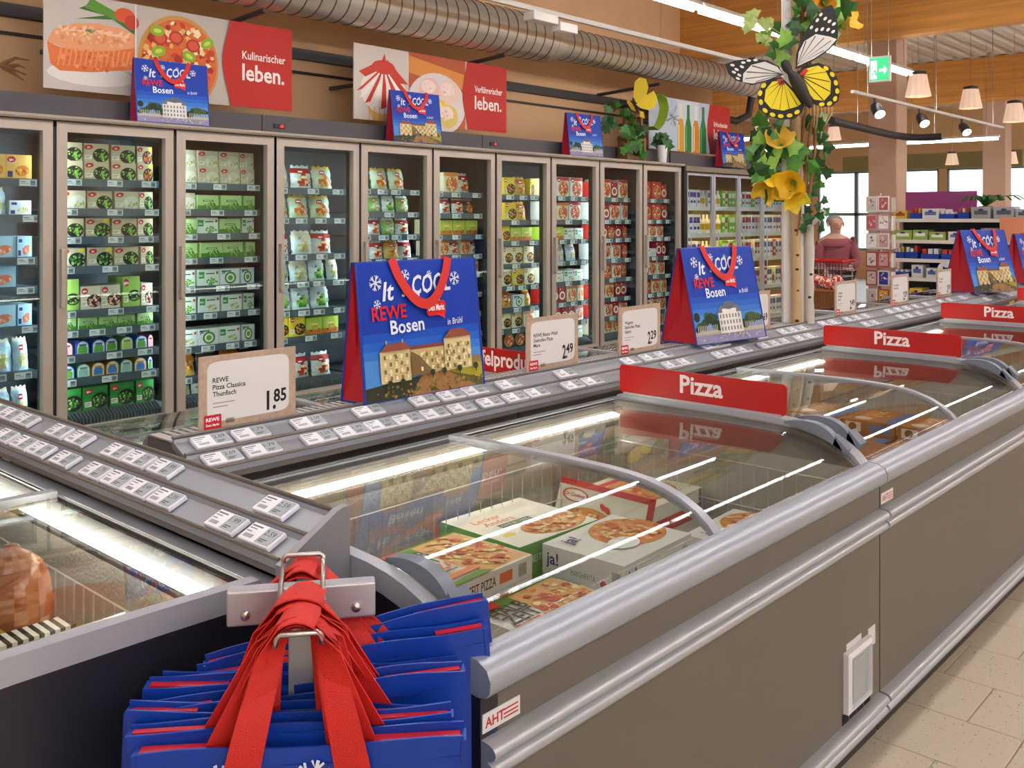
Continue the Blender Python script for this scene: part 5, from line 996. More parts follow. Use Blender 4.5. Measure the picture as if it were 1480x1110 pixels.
for (x0, x1, y0, y1, n, kinds, sc) in ((1092, 1135, 175, 285, 42, [0, 1, 3, 3], .68), (1160, 1195, 160, 345, 36, [0, 3, 1], .6), (1110, 1150, 200, 260, 14, [1, 2, 0], .8), (1085, 1110, 195, 245, 7, [1, 2], .8), (1175, 1218, 0, 55, 24, [1, 2, 0], .85), (1110, 1165, 50, 90, 12, [1, 2, 0], .8), (1140, 1180, 0, 60, 14, [0, 3, 1], .8)):
    for i in range(n): leaf(vine, px(rg.uniform(x0, x1), rg.uniform(y0, y1), rg.uniform(5.30, 5.58)), sc, kinds)
sp = thing('leaf_sprig', px(1100, 45, 5.4), 'pale green round leaved sprig in front of the tube light', 'plant')
MB().tube([px(1145, 60, 5.45), px(1115, 40, 5.42), px(1090, 30, 5.4), px(1072, 32, 5.4)], .003, 5).build('stem', 'fibre', sp)
for x, y in ((1075, 30), (1085, 45), (1096, 24), (1092, 55), (1108, 60), (1100, 40), (1114, 66), (1118, 34), (1082, 38)): leaf(sp, px(x, y, 5.4), .62, [4], (math.radians(90) + rg.uniform(-.4, .4), rg.uniform(-2, 2), CA))
def flower(c, d, r, L, col, label, wave=5, seed=0):
    t = thing('trumpet_flower', c, label, 'flower', 'yellow trumpet flowers'); d = Vector(d).normalized(); a = d.orthogonal().normalized(); b = d.cross(a); n = 20; rings = []
    for s, q in ((0, .10), (.3, .2), (.55, .42), (.75, .68), (.9, .92), (1, 1.08)):
        rings.append([d * (L * s + (.16 * L * math.sin(wave * 2 * math.pi * k / n + seed) if s > .9 else 0)) + (a * math.cos(2 * math.pi * k / n) + b * math.sin(2 * math.pi * k / n)) * r * q * (1 + (.10 * math.sin(wave * 2 * math.pi * k / n + seed) if s > .75 else 0)) for k in range(n)])
    mb = MB(); vs = [p for R_ in rings for p in R_]; base = lin(col); 
    for i in range(5):
        cc = tuple(base[j] * (.75 + .09 * i) if j == 1 else base[j] * (.8 + .05 * i) for j in range(3)) if i < 2 else base
        mb.add(vs, [(i * n + k, i * n + (k + 1) % n, (i + 1) * n + (k + 1) % n, (i + 1) * n + k) for k in range(n)], cc)
    o = mb.build('petals', 'foliage', t, local=True, smooth=80, fixn=False)
    g = MB(); g.tube([Vector((0, 0, 0)) - d * .03, Vector((0, 0, 0)), d * L * .25], [.006, .012, .015], 8, lin('#6a9a2c')); g.build('calyx', 'foliage', t, local=True, smooth=60)
toCam = -eF
def dirv(r, f, z): return eR * r + eF * f + Vector((0, 0, z))
flower(px(1128, 215, 5.38), dirv(-.3, .9, .7), .075, .10, '#ecc040', 'pale orange trumpet flower below the butterfly', 5, 1)
flower(px(1118, 250, 5.36), dirv(-.55, .6, -.9), .075, .15, '#e8c020', 'yellow trumpet flower hanging lowest at the left of the column', 5, 2)
flower(px(1150, 262, 5.34), dirv(-.5, .7, -.25), .09, .13, '#eec01c', 'wide amber trumpet flower beside the trunk', 5, 3)
flower(px(1140, 275, 5.32), dirv(.25, .7, -.7), .07, .10, '#ecd42c', 'bright yellow trumpet flower against the trunk', 5, 0)
flower(px(1212, 40, 5.4), dirv(.6, .7, .3), .06, .10, '#e8b838', 'yellow trumpet flower at the upper right of the butterfly', 5, 2)
flower(px(1190, 4, 5.42), dirv(-.2, .8, -.1), .06, .09, '#e89a24', 'orange trumpet flower at the top edge', 5, 4)
for pts in ([(1100, 262), (1108, 235), (1122, 205), (1132, 215), (1122, 240), (1112, 265)],): 
    mb = MB(); o3 = [px(x, y, 5.36) for x, y in pts]; mb.add(o3 + [p + eF * .004 for p in o3], [tuple(range(6)), tuple(range(6, 12))[::-1]] + [(i, (i + 1) % 6, 6 + (i + 1) % 6, 6 + i) for i in range(6)], lin('#8ab43a')); mb.build('bud_leaf', 'foliage', vine)
# big butterfly
BD = 5.16; B0 = Vector((1150, 122))
t = thing('butterfly_ornament', px(1150, 122, BD), 'large black, white and yellow paper butterfly on the flower column', 'ornament')
def bf(x, y): return ((x - B0.x) * BD / 1386, (B0.y - y) * BD / 1386)
def wing(name, outline, prints, dih, eps=.0012):
    sg = 1 if sum(p[0] for p in outline) / len(outline) > B0.x else -1
    def P(u, v, k): return eR * u + Vector((0, 0, 1)) * v + eF * (dih * u * sg + k)
    pts = [bf(*p) for p in outline]; n = len(pts); mb = MB(); mb.add([P(u, v, 0) for u, v in pts] + [P(u, v, -.004) for u, v in pts], [tuple(range(n)), tuple(range(n, 2 * n))[::-1]] + [(i, (i + 1) % n, n + (i + 1) % n, n + i) for i in range(n)], lin('#1d1a18')); o = mb.build(name, 'print', t, local=True)
    mb = MB()
    for pp, c, L in prints:
        q = [bf(*p) for p in pp]; mb.add([P(u, v, eps * L) for u, v in q], [tuple(range(len(q)))], lin(c)); mb.add([P(u, v, -.004 - eps * L) for u, v in q], [tuple(range(len(q)))[::-1]], lin(c))
    mb.build('markings', 'print', o, local=True, fixn=False)
def spot(x, y, rx, ry, a=0, n=9): return [(x + rx * math.cos(q) * math.cos(a) - ry * math.sin(q) * math.sin(a), y + rx * math.cos(q) * math.sin(a) + ry * math.sin(q) * math.cos(a)) for q in [2 * math.pi * k / n for k in range(n)]]
wing('forewing', [(1150, 100), (1151, 78), (1160, 52), (1175, 28), (1190, 12), (1200, 8), (1206, 20), (1209, 42), (1208, 60), (1196, 74), (1178, 86), (1160, 96)], [([(1152, 96), (1154, 76), (1162, 60), (1178, 50), (1197, 54), (1207, 58), (1195, 72), (1176, 85)], '#d6d2cc', 1)] + [(spot(x, y, 3.2, 2.0, a), '#dedad4', 1) for x, y, a in ((1172, 40, -1), (1179, 44, -1), (1187, 43, -.9), (1195, 44, -.8), (1202, 47, -.7), (1185, 22, -.9), (1191, 28, -.8), (1197, 32, -.7), (1203, 36, -.7), (1180, 30, -1))] + [([(1152, 94), (1153, 93), (x, y), (x - 1.5, y - .5)], '#4a4642', 2) for x, y in ((1165, 60), (1178, 53), (1190, 56), (1200, 60), (1190, 74))], .12)
wing('forewing', [(1132, 108), (1124, 96), (1108, 88), (1085, 86), (1060, 89), (1045, 95), (1050, 108), (1062, 118), (1085, 124), (1108, 118)], [([(1131, 107), (1122, 97), (1104, 90), (1084, 95), (1072, 108), (1071, 120), (1086, 122), (1108, 116)], '#d2cdc6', 1)] + [(spot(x, y, 3.4, 1.8, a), '#dedad4', 1) for x, y, a in ((1056, 96, .2), (1062, 102, .4), (1058, 106, .4), (1066, 110, .5), (1064, 115, .4), (1072, 92, 0), (1080, 89, 0), (1070, 98, .4), (1090, 88, 0))] + [([(1130, 107), (1129, 108), (x, y), (x + 1, y - 1.5)], '#4a4642', 2) for x, y in ((1084, 97), (1076, 106), (1074, 116), (1090, 120))], .12)
yel = '#e6cf1c'
rw = [(1152, 104), (1164, 95), (1182, 91), (1198, 97), (1209, 112), (1213, 130), (1211, 146), (1202, 154), (1188, 155), (1174, 150), (1160, 128)]
wing('hindwing', rw, [([(1155, 108), (1166, 99), (1182, 95), (1192, 102), (1200, 118), (1199, 136), (1190, 146), (1176, 144), (1164, 128)], yel, 1), ([(1155, 107), (1163, 99), (1168, 102), (1160, 112)], '#c8301c', 2)] + [(spot(x, y, 4.2, 3, a), yel, 1) for x, y, a in ((1193, 99, .6), (1202, 108, .9), (1207, 120, 1.3), (1209, 132, 1.5), (1206, 143, 2), (1198, 150, 2.6), (1187, 151, 3))] + [([(1156, 110), (1157, 109), (x, y), (x - 1, y + 1)], '#2a2622', 2) for x, y in ((1182, 96), (1193, 104), (1199, 118), (1199, 132), (1190, 145))], .05)
lw = [(1130, 112), (1112, 114), (1100, 124), (1094, 140), (1096, 158), (1108, 168), (1128, 173), (1148, 172), (1160, 162), (1163, 152), (1150, 132)]
wing('hindwing', lw, [([(1131, 117), (1116, 118), (1106, 130), (1104, 146), (1114, 157), (1132, 160), (1152, 154), (1158, 150), (1147, 134)], yel, 1), ([(1131, 114), (1122, 115), (1126, 124), (1134, 122)], '#c8301c', 2)] + [(spot(x, y, 4.4, 3, a), yel, 1) for x, y, a in ((1103, 124, 2.4), (1098, 135, 1.8), (1099, 148, 1.4), (1105, 160, .7), (1116, 166, .3), (1128, 168, .1), (1141, 167, -.1), (1152, 162, -.5))] + [([(1131, 116), (1132, 117), (x, y), (x + 1, y - 1)], '#2a2622', 2) for x, y in ((1107, 130), (1105, 144), (1114, 156), (1126, 159), (1140, 158), (1152, 153))], .05)
bd = [eR * u + Vector((0, 0, v)) + eF * .012 for u, v in [bf(*p) for p in ((1131, 88), (1134, 93), (1137, 99), (1141, 105), (1148, 114), (1154, 124), (1160, 136), (1166, 147), (1171, 156))]]
MB().tube(bd, [.014, .026, .026, .018, .034, .036, .032, .024, .010], 12).build('body', 'insect_black', t, local=True, smooth=60)
MB().tube([Vector((0, 0, -.0)) + eF * .0, eF * -.12 + Vector((0, 0, -.02))], .006, 6).build('mounting_wire', 'steel', t, local=True)
# ---------------------------------------------------------------- decoration on the freezer tops
def wt(x, y, X=-6.08): u = (x - 740) / 1386; dx = -math.sin(CA) + u * math.cos(CA); dy = math.cos(CA) + u * math.sin(CA); q = X / dx; return Vector((X, dy * q, 1.65 - (y - 315) / 1386 * q))
def crate(y0, z0, w, h, dp, label):
    t = thing('wooden_crate', (-6.1 - dp / 2, y0 + w / 2, z0), label, 'crate', 'old wooden crates'); x1 = -6.06; x0 = x1 - dp; s = .035
    for xx in (x0, x1 - s):
        for yy in (y0, y0 + w - s): MB().box(xx, xx + s, yy, yy + s, z0, z0 + h).build('corner_post', 'crate_wood', t)
    for zz in (z0 + .01, z0 + h - s - .01):
        for xx in (x0 - .006, x1): MB().box(xx, xx + .006, y0, y0 + w, zz, zz + s).build('slat', 'crate_wood', t)
        for yy in (y0 - .006, y0 + w): MB().box(x0, x1, yy, yy + .006, zz, zz + s).build('slat', 'crate_wood', t)
    MB().box(x0, x1, y0 + w * .45, y0 + w * .55, z0, z0 + .01).build('base_slat', 'crate_wood', t); return t
crate(8.58, 2.4255 - .14, .36, .26, .13, 'lower wooden crate on the freezer top beside the third cooler bag'); crate(8.66, 2.547, .22, .26, .12, 'upper wooden crate stacked beside the yellow butterfly')
t = thing('potted_plant', (-6.12, 9.36, 2.286), 'white pot with trailing green leaves on the freezer top', 'plant')
MB().lathe([(.045, 0), (.058, .16), (.062, .20), (.055, .2), (.04, .19)], (-6.12, 9.36, 2.286), 14).build('pot', 'white_plastic', t, smooth=40)
for i in range(12): leaf(t, (-6.12 + rg.uniform(-.05, .05), 9.36 + rg.uniform(-.07, .07), 2.48 + rg.uniform(0, .08)), .9, [0, 3])
t = thing('trailing_ivy', (-6.08, 9.05, 2.286), 'green ivy hanging over the freezer front between crate and pot', 'plant')
MB().tube([wt(918, 130, -6.1), wt(925, 165, -6.1), wt(922, 190, -6.07), wt(918, 215, -5.97)], .005, 6).build('stem', 'crate_wood', t)
for i in range(26): leaf(t, wt(rg.uniform(906, 930), rg.uniform(185, 226), -6.0 + rg.uniform(-.04, .04)), 1.0, [0, 1, 3, 1])
for i in range(12): leaf(t, wt(rg.uniform(878, 912), rg.uniform(150, 190), -6.02), .9, [0, 3])
def small_butterfly():
    c = wt(918, 140, -6.05); t = thing('butterfly_ornament', c, 'yellow butterfly ornament above the wooden crates', 'ornament'); D0 = 10.4
    def q(x, y): return eR * ((x - 918) * D0 / 1386) + Vector((0, 0, 1)) * ((140 - y) * D0 / 1386)
    for nm, pts, c_, dz in (('forewing', [(917, 150), (915, 135), (917, 118), (924, 112), (933, 114), (937, 126), (934, 138), (925, 148)], '#e2c41c', .03), ('forewing', [(918, 152), (934, 138), (944, 132), (949, 142), (946, 156), (936, 160), (926, 158)], '#e8cc20', .06), ('hindwing', [(916, 152), (907, 142), (906, 148), (912, 158), (920, 162)], '#d8a81c', .0), ('hindwing', [(920, 160), (930, 162), (932, 172), (926, 170)], '#e0b81c', .02)):
        n = len(pts); mb = MB(); mb.add([q(*p) + eF * dz for p in pts] + [q(*p) + eF * (dz - .006) for p in pts], [tuple(range(n)), tuple(range(n, 2 * n))[::-1]] + [(i, (i + 1) % n, n + (i + 1) % n, n + i) for i in range(n)], lin(c_)); mb.build(nm, 'print', t, local=True)
    MB().tube([q(914, 142) + eF * .03, q(919, 154) + eF * .03, q(924, 166) + eF * .03], [.01, .016, .006], 8).build('body', 'insect_black', t, local=True)
    MB().tube([q(919, 156) + eF * .02, q(921, 185), q(920, 205) - eF * .02], .004, 5).build('stick', 'crate_wood', t, local=True)
small_butterfly()
t = thing('curled_leaf', wt(950, 165, -6.1), 'long curled yellow green leaf beside the small butterfly', 'leaf'); pts = [wt(x, y, -6.1) for x, y in ((938, 183), (946, 188), (953, 180), (958, 168), (960, 155), (957, 143), (950, 136))]
MB().ribbon(pts, .11, .004, eR + eF * .4, lin('#8fae30')).build('blade', 'foliage', t, smooth=60)
for k, (x0, y0, r) in enumerate([(0, 0, 0)]):
    t = thing('dry_branch', wt(8, 95, -6.5), 'dry brown twig branch above the freezers at the left edge', 'branch')
    for pts in ([(-20, 92), (10, 97), (38, 108)], [(0, 95), (22, 84), (42, 87)], [(5, 97), (20, 106), (34, 116)], [(12, 97), (26, 94), (36, 98)]):
        MB().tube([wt(x, y, -6.5 + .02 * i) for i, (x, y) in enumerate(pts)], [.02, .012, .004], 6).build('twig', 'crate_wood', t, smooth=50)
    MB().tube([wt(-20, 92, -6.5), wt(-20, 92, -6.94)], .012, 6).build('wall_peg', 'fascia', t)
# ---------------------------------------------------------------- ceiling fittings further back
def hang_wire(t, p, z1=4.519): MB().tube([p, (p[0], p[1], z1)], .004, 5).build('cable', 'steel', t)
def pendant(x, y, D, w, label):
    c = px(x, y, D); r = w * D / 1386 / 2; t = thing('pendant_lamp', c, label, 'lamp', 'ribbed glass pendant lamps'); h = r * 1.9
    n = 24; pr = [(r * .66, h * .5), (r * .72, h * .3), (r * .85, -h * .1), (r, -h * .5)]; mb = MB(); vs = []
    for q, z in pr:
        for k in range(n): rr = q * (1 + (.09 if k % 2 else -.04)); vs.append((c.x + rr * math.cos(2 * math.pi * k / n), c.y + rr * math.sin(2 * math.pi * k / n), c.z + z))
    mb.add(vs, [(i * n + k, i * n + (k + 1) % n, (i + 1) * n + (k + 1) % n, (i + 1) * n + k) for i in range(3) for k in range(n)]); mb.build('shade', 'shade_glow', t, smooth=40)
    MB().lathe([(r * .68, 0), (r * .68, h * .14), (r * .2, h * .2)], (c.x, c.y, c.z + h * .5), 16).build('cap', 'fascia', t)
    MB().lathe([(r * .2, -h * .3), (r * .42, -h * .1), (r * .35, h * .25), (r * .15, h * .45)], (c.x, c.y, c.z), 12).build('bulb', 'lamp_glow', t, smooth=50); hang_wire(t, (c.x, c.y, c.z + h * .68))
for x, y, D, w, lb in ((1327, 124, 12.3, 33, 'largest glass pendant lamp, right of the exit sign'), (1403, 143, 13.8, 29, 'second glass pendant lamp from the exit sign'), (1466, 163, 14.8, 28, 'glass pendant lamp nearest the right edge'), (1102, 184, 13.2, 24, 'glass pendant lamp left of the flower column'), (1205, 193, 14.0, 20, 'glass pendant lamp right of the flower column'), (1376, 230, 19.5, 17, 'small far pendant lamp before the windows'), (1461, 228, 19.0, 18, 'small far pendant lamp at the right edge')): pendant(x, y, D, w, lb)
t = thing('exit_sign', px(1272, 100, 9.0), 'green illuminated emergency exit sign with running figure and arrow', 'sign'); c = px(1272, 100, 9.0)
MB().bbox(c.x - .1, c.x + .1, c.y - .02, c.y + .02, c.z - .12, c.z + .12, .006).build('housing', 'white_plastic', t)
MB().box(c.x - .088, c.x + .088, c.y - .0215, c.y - .019, c.z - .105, c.z + .105).build('panel', 'exit_green', t)
d = Draw(.001); d.poly([(.0, .0), (.045, .0), (.045, .03), (.075, -.012), (.045, -.054), (.045, -.024), (0, -.024)], '#ffffff', 1); d.rect(-.078, -.09, .055, .17, '#ffffff', 1); m2 = MB(); d.into(m2, (c.x, c.y - .0215, c.z), (1, 0, 0), (0, 0, 1), (0, -1, 0)); m2.build('arrow_and_doorway', 'exit_white', t, fixn=False)
d = Draw(.001); d.ell(-.046, .05, .013, .013, '#fff', 2, 10); d.poly([(-.06, .03), (-.036, .035), (-.03, -.01), (-.05, -.015)], '#fff', 2); d.poly([(-.05, -.01), (-.03, -.01), (-.02, -.06), (-.03, -.065)], '#fff', 2); d.poly([(-.05, -.01), (-.04, -.01), (-.06, -.07), (-.072, -.06)], '#fff', 2); d.poly([(-.06, .03), (-.056, .02), (-.076, -.0), (-.08, .008)], '#fff', 2); m2 = MB(); d.into(m2, (c.x, c.y - .0215, c.z), (1, 0, 0), (0, 0, 1), (0, -1, 0)); m2.build('running_figure', 'exit_green', t, fixn=False)
for s in (-.08, .08): MB().tube([(c.x + s, c.y, c.z + .12), (c.x + s, c.y, 4.519)], .004, 5).build('cable', 'steel', t)
t = thing('spotlight_track', (-4.15, 12, 3.0), 'white lighting track beyond the flower column', 'track'); MB().box(-4.17, -4.13, 10.0, 15.5, 2.98, 3.01).build('rail', 'white_metal', t)
for y in (10.4, 12.6, 15.0): MB().tube([(-4.15, y, 3.01), (-4.15, y, 4.519)], .006, 5).build('suspension_rod', 'steel', t)
def spotl(x, y, z, label):
    t = thing('spotlight', (x, y, z), label, 'lamp', 'track spotlights'); dr = Vector((.55, -.45, -.7)).normalized(); a = Vector((x, y, z)); MB().tube([a, a + dr * .05, a + dr * .16], [.045, .062, .066], 14).build('housing', 'fascia', t, smooth=40); MB().tube([a + dr * .161, a + dr * .165], .055, 14).build('lens', 'spot_glow', t); MB().tube([a, Vector((x, y, z + .08))], .012, 6).build('arm', 'fascia', t)
spotl(-4.15, 12.0, 2.9, 'track spotlight glowing warm, left of the two'); spotl(-4.15, 13.6, 2.9, 'track spotlight glowing warm, right of the two'); spotl(-4.15, 10.6, 2.9, 'track spotlight nearest the exit sign')
t = thing('service_pipe', (-5.0, 13, 2.95), 'black service pipe running towards the far column', 'pipe'); MB().tube([(-5.0, 11.4, 2.85), (-5.0, 13.4, 2.80), (-4.93, 13.7, 2.79), (-4.8, 13.85, 2.78), (-4.5, 13.9, 2.78)], .05, 10).build('pipe', 'pipe_dark', t, smooth=50)
for p in ((-5.0, 12.2, 2.87), (-4.6, 13.89, 2.82)): MB().tube([p, (p[0], p[1], 4.519)], .006, 5).build('hanger', 'steel', t)
t = thing('service_pipe', (-6.6, 11.5, 3.0), 'black bent pipe beside the end of the silver duct', 'pipe'); MB().tube([(-6.9, 9.6, 3.05), (-6.62, 10.8, 3.05), (-6.5, 11.75, 2.97), (-6.42, 11.95, 3.06), (-6.4, 12.0, 3.3), (-6.4, 12.02, 4.5)], .05, 10).build('pipe', 'pipe_dark', t, smooth=50)
o = MB().bbox(-9.2, -5.4, 21.6, 21.75, 2.72, 3.06, .02).top('ceiling_banner', 'olive', 'olive green hanging band above the far windows', 'banner')
for xx in (-8.6, -6.0): MB().tube([(xx, 21.68, 3.06), (xx, 21.68, 4.519)], .006, 5).build('cable', 'steel', o)
# ---------------------------------------------------------------- far household shelves
GX0, GX1, GY = -4.9, -1.9, 13.0
t = thing('shelf_unit', ((GX0 + GX1) / 2, GY + .3, 0), 'tall white store shelf with household goods beyond the island', 'shelf')
MB().box(GX0, GX1, GY + .45, GY + .5, 0, 1.72).build('back_panel', 'liner_dark', t); MB().box(GX0, GX1, GY, GY + .5, 0, .14).build('base', 'white_metal', t)
SHZ = [.55, .86, 1.11, 1.36, 1.64]
for z in SHZ: sf = MB().prism([(GY, z), (GY + .46, z), (GY + .46, z - .02), (GY + .01, z - .02), (GY + .005, z - .045), (GY - .006, z - .045)], GX0, GX1, 'x').build('shelf', 'white_metal', t)
for x in (GX0, (GX0 + GX1) / 2, GX1 - .04): MB().box(x, x + .04, GY + .4, GY + .46, .1, 1.75).build('upright', 'white_metal', t)
rg2 = random.Random(77); gi = 0
HH = [('blue_tray', '#2344a0', '#e6dcc8', 'blue tray of small goods'), ('white_carton', '#dcdad6', '#5a70a8', 'white carton'), ('yellow_pack', '#d8b84a', '#b83a2c', 'yellow pack'), ('green_pack', '#9ab05c', '#e8ecd8', 'pale green pack'), ('red_pack', '#b83a3c', '#e8d8d0', 'red pack'), ('grey_pack', '#a8a8ac', '#5c5c66', 'grey pack')]
for i, z in enumerate(SHZ):
    x = GX0 + .06; n = 0
    while x < GX1 - .3:
        pal = {4: [0, 0, 2, 1, 5, 0], 3: [1, 3, 3, 5, 1], 2: [0, 5, 1, 0], 1: [1, 0, 1, 1], 0: [2, 2, 5]}[i]; nm, c1, c2, lb = HH[rg2.choice(pal)]; w = rg2.uniform(.13, .24); h = rg2.uniform(.10, .17)
        mb = MB(); mb.box(x, x + w, GY + .03, GY + .3, z + .001, z + h * (.55 if nm == 'blue_tray' else 1), lin(c1))
        if nm == 'blue_tray':
            for k in range(3): mb.box(x + .01 + k * w / 3, x + (k + 1) * w / 3 - .01, GY + .05, GY + .2, z + h * .45, z + h * rg2.uniform(.75, 1.1), lin(rg2.choice(['#e6dcc8', '#d8a050', '#c04a40', '#e8e8ea'])))
        else:
            dd = Draw(.001); dd.rect(w * .15, h * .35, w * .7, h * .35, c2, 1); dd.ell(w * .5, h * .75, w * .15, h * .12, '#3a4a80', 2, 8); dd.into(mb, (x, GY + .03, z), (1, 0, 0), (0, 0, 1), (0, -1, 0))
        mb.top(nm, 'print', '%s on the far shelf unit, %s shelf up, %s from left' % (lb, ORD[i], ORD[n]), 'tray' if nm == 'blue_tray' else 'pack', 'household goods on the far shelf'); x += w + rg2.uniform(.01, .05); n += 1
for x, lb in ((-4.15, 'round white plate pack on the far shelf, left of two'), (-3.9, 'round white plate pack on the far shelf, right of two')):
    mb = MB(); n = 20; pr = [(x + .11 * math.cos(2 * math.pi * k / n), .975 + .11 * math.sin(2 * math.pi * k / n)) for k in range(n)]; mb.prism(pr, GY - .03, GY + .02, 'y', lin('#e2e2e6')); dd = Draw(.001); dd.poly([(-.03, -.05), (.05, .04), (.0, .03), (-.04, .05)], '#27346a', 1); dd.into(mb, (x, GY - .03, .975), (1, 0, 0), (0, 0, 1), (0, -1, 0)); mb.top('plate_pack', 'print', lb, 'plates')
c = px(1456, 337, 11.6); MB().bbox(c.x - .18, c.x + .18, c.y - .01, c.y + .01, c.z - .16, c.z + .15, .003).top('advert_panel', 'advert', 'plain apricot display panel on the far shelf', 'panel') if 'advert' in MATS else None
mat('advert', '#e2926c', .5); mat('magenta', '#a8488c', .5); o = MB().bbox(c.x - .18, c.x + .18, GY - .03, GY - .012, 1.36, 1.66, .003).top('advert_panel', 'advert', 'apricot display panel on the far shelf above the castle bag', 'panel')
mb = MB(); mb.col = lin('#e8d21c'); mb.box(c.x - .07, c.x + .09, GY - .03, GY - .02, 1.09, 1.25); dd = Draw(.001); dd.text('5', .04, .03, .1, '#26241c', 1, bold=.04); dd.into(mb, (c.x - .07, GY - .03, 1.09), (1, 0, 0), (0, 0, 1), (0, -1, 0)); mb.top('price_flag', 'print', 'yellow price flag with black numeral on the far shelf', 'sign')
MB().bbox(-5.0, -4.05, 13.9, 13.94, 1.72, 2.02, .004).top('promo_panel', 'magenta', 'magenta panel behind the top of the far shelf', 'panel')
MB().box(-4.9, -4.1, 13.945, 13.98, 0, 1.98).build('support_board', 'white_metal', bpy.data.objects['promo_panel'])
t = thing('fern', (-3.75, GY + .25, 1.80), 'green fern standing on top of the far shelf', 'plant'); MB().lathe([(.07, -.155), (.09, 0), (.07, 0)], (-3.75, GY + .25, 1.80), 12).build('pot', 'wicker', t)
for i in range(26):
    a = rg.uniform(0, 6.28); l = rg.uniform(.25, .5); b = Vector((-3.75, GY + .25, 1.8)); dd = Vector((math.cos(a), math.sin(a), 0)); MB().ribbon([b, b + dd * l * .4 + Vector((0, 0, .12)), b + dd * l * .8 + Vector((0, 0, .14)), b + dd * l + Vector((0, 0, .08))], .035, .002, dd.cross(Vector((0, 0, 1))), lin(rg.choice(['#2c6a2a', '#3a7c30', '#245a26']))).build('frond', 'foliage', t)
# greeting card spinner
c = px(1272, 400, 10.4); SX, SY = c.x, c.y
t = thing('card_spinner', (SX, SY, 0), 'revolving greeting card stand between the shopper and the far shelf', 'rack'); MB().tube([(SX, SY, 0), (SX, SY, 1.92)], .02, 8).build('pole', 'steel', t); MB().lathe([(.22, 0), (.22, .03), (.05, .05)], (SX, SY, 0), 16).build('base', 'fascia', t)
for i, z in enumerate((.72, .92, 1.12, 1.32, 1.52, 1.72)):
    MB().box(SX - .13, SX + .13, SY - .06, SY + .06, z - .008, z).build('pocket_tier', 'wire', t)
    for k in range(2):
        x0 = SX - .125 + k * .13; mb = MB(); mb.col = lin(rg2.choice(['#d8d2cc', '#c8a0a0', '#e6e0d8', '#b04050'])); mb.box(x0, x0 + .12, SY - .075, SY - .065, z, z + .165); dd = Draw(.001); cc = rg2.choice(['#c8b8b0', '#b8585c', '#ddd6ce', '#8c7c72', '#c89898', '#e8e4e0']) if not (i < 2 and k) else ['#d0a830', '#2b3a98'][i]
        dd.rect(.012, .015, .096, .135, cc, 1); dd.speck(rg2, .06, .09, .035, .045, ['#e8d8d0', '#a84848', '#7a6a60', '#c8b0a0'], 14, .012, 2); dd.into(mb, (x0, SY - .075, z), (1, 0, 0), (0, 0, 1), (0, -1, 0)); mb.top('greeting_card', 'print', 'greeting card on the spinner, %s tier up, %s column' % (ORD[i], ['left', 'right'][k]), 'card', 'greeting cards')
    for k in range(2):
        y0 = SY - .05 + k * .06; mb = MB(); mb.col = lin(rg2.choice(['#d8d2cc', '#e6e0d8', '#c8b8b0'])); mb.box(SX + .135, SX + .145, y0, y0 + .05, z, z + .15); mb.top('greeting_card', 'print', 'greeting card on the right side of the spinner, %s tier, %s' % (ORD[i], ['front', 'rear'][k]), 'card', 'greeting cards')
# shopper's goods: wire bin, wicker basket with snack bags
c = px(1199, 390, 10.3); wx, wy = c.x, c.y
t = thing('wire_bin', (wx, wy, 0), 'wire promotion bin with red rim in front of the shopper', 'bin')
for zz in (.95, 1.03, 1.11): MB().tube([(wx - .2, wy - .15, zz), (wx + .2, wy - .15, zz), (wx + .2, wy + .15, zz), (wx - .2, wy + .15, zz), (wx - .2, wy - .15, zz)], .004, 5).build('wire_ring', 'wire', t)
for k in range(13):
    x = wx - .2 + .4 * k / 12; MB().tube([(x, wy - .15, .9), (x, wy - .15, 1.19)], .004, 5).build('wire', 'black', t)
MB().tube([(wx - .2, wy - .15, 1.19), (wx + .2, wy - .15, 1.19), (wx + .2, wy + .15, 1.19), (wx - .2, wy + .15, 1.19), (wx - .2, wy - .15, 1.19)], .016, 8).build('rim', 'sign_red', t)
for sx_ in (-.19, .19):
    for sy_ in (-.14, .14): MB().tube([(wx + sx_, wy + sy_, 0), (wx + sx_, wy + sy_, 1.18)], .008, 6).build('leg', 'steel', t)
MB().box(wx - .2, wx + .2, wy - .15, wy + .15, .88, .9).build('bottom', 'wire', t)
for i in range(7):
    lump(wx - .13 + (i % 4) * .085, wy - .06 + (i // 4) * .11, .955 + .02 * (i % 2), .055, .05, .05, ['#c83a34', '#e6d8d0', '#b02a2c', '#e8a090'], 30 + i, 'snack_bag', 'red snack bag in the wire bin, %s of seven' % ORD[i], 'bag', n=8)
c = px(1191, 432, 9.7); bx, by = c.x, c.y; t = thing('wicker_basket', (bx, by, .70), 'brown wicker basket heaped with snack bags beside the birch trunk', 'basket')
MB().prism([(bx - .15, .70), (bx + .15, .70), (bx + .17, .92), (bx - .17, .92)], by - .12, by + .12, 'y').build('body', 'wicker', t)
for k in range(14): x = bx - .15 + .3 * k / 13; MB().tube([(x, by - .125, .70), (bx + (x - bx) * 1.13, by - .125, .92)], .006, 5).build('stake', 'crate_wood', t)
MB().tube([(bx - .17, by - .12, .92), (bx + .17, by - .12, .92), (bx + .17, by + .12, .92), (bx - .17, by + .12, .92), (bx - .17, by - .12, .92)], .012, 7).build('rim', 'wicker', t)
t2 = thing('display_table', (bx, by, 0), 'small wooden table under the wicker basket', 'table'); MB().bbox(bx - .25, bx + .25, by - .2, by + .2, .67, .698, .004).build('tabletop', 'crate_wood', t2)
for a in (-.22, .22):
    for b in (-.17, .17): MB().box(bx + a - .02, bx + a + .02, by + b - .02, by + b + .02, 0, .67).build('leg', 'crate_wood', t2)
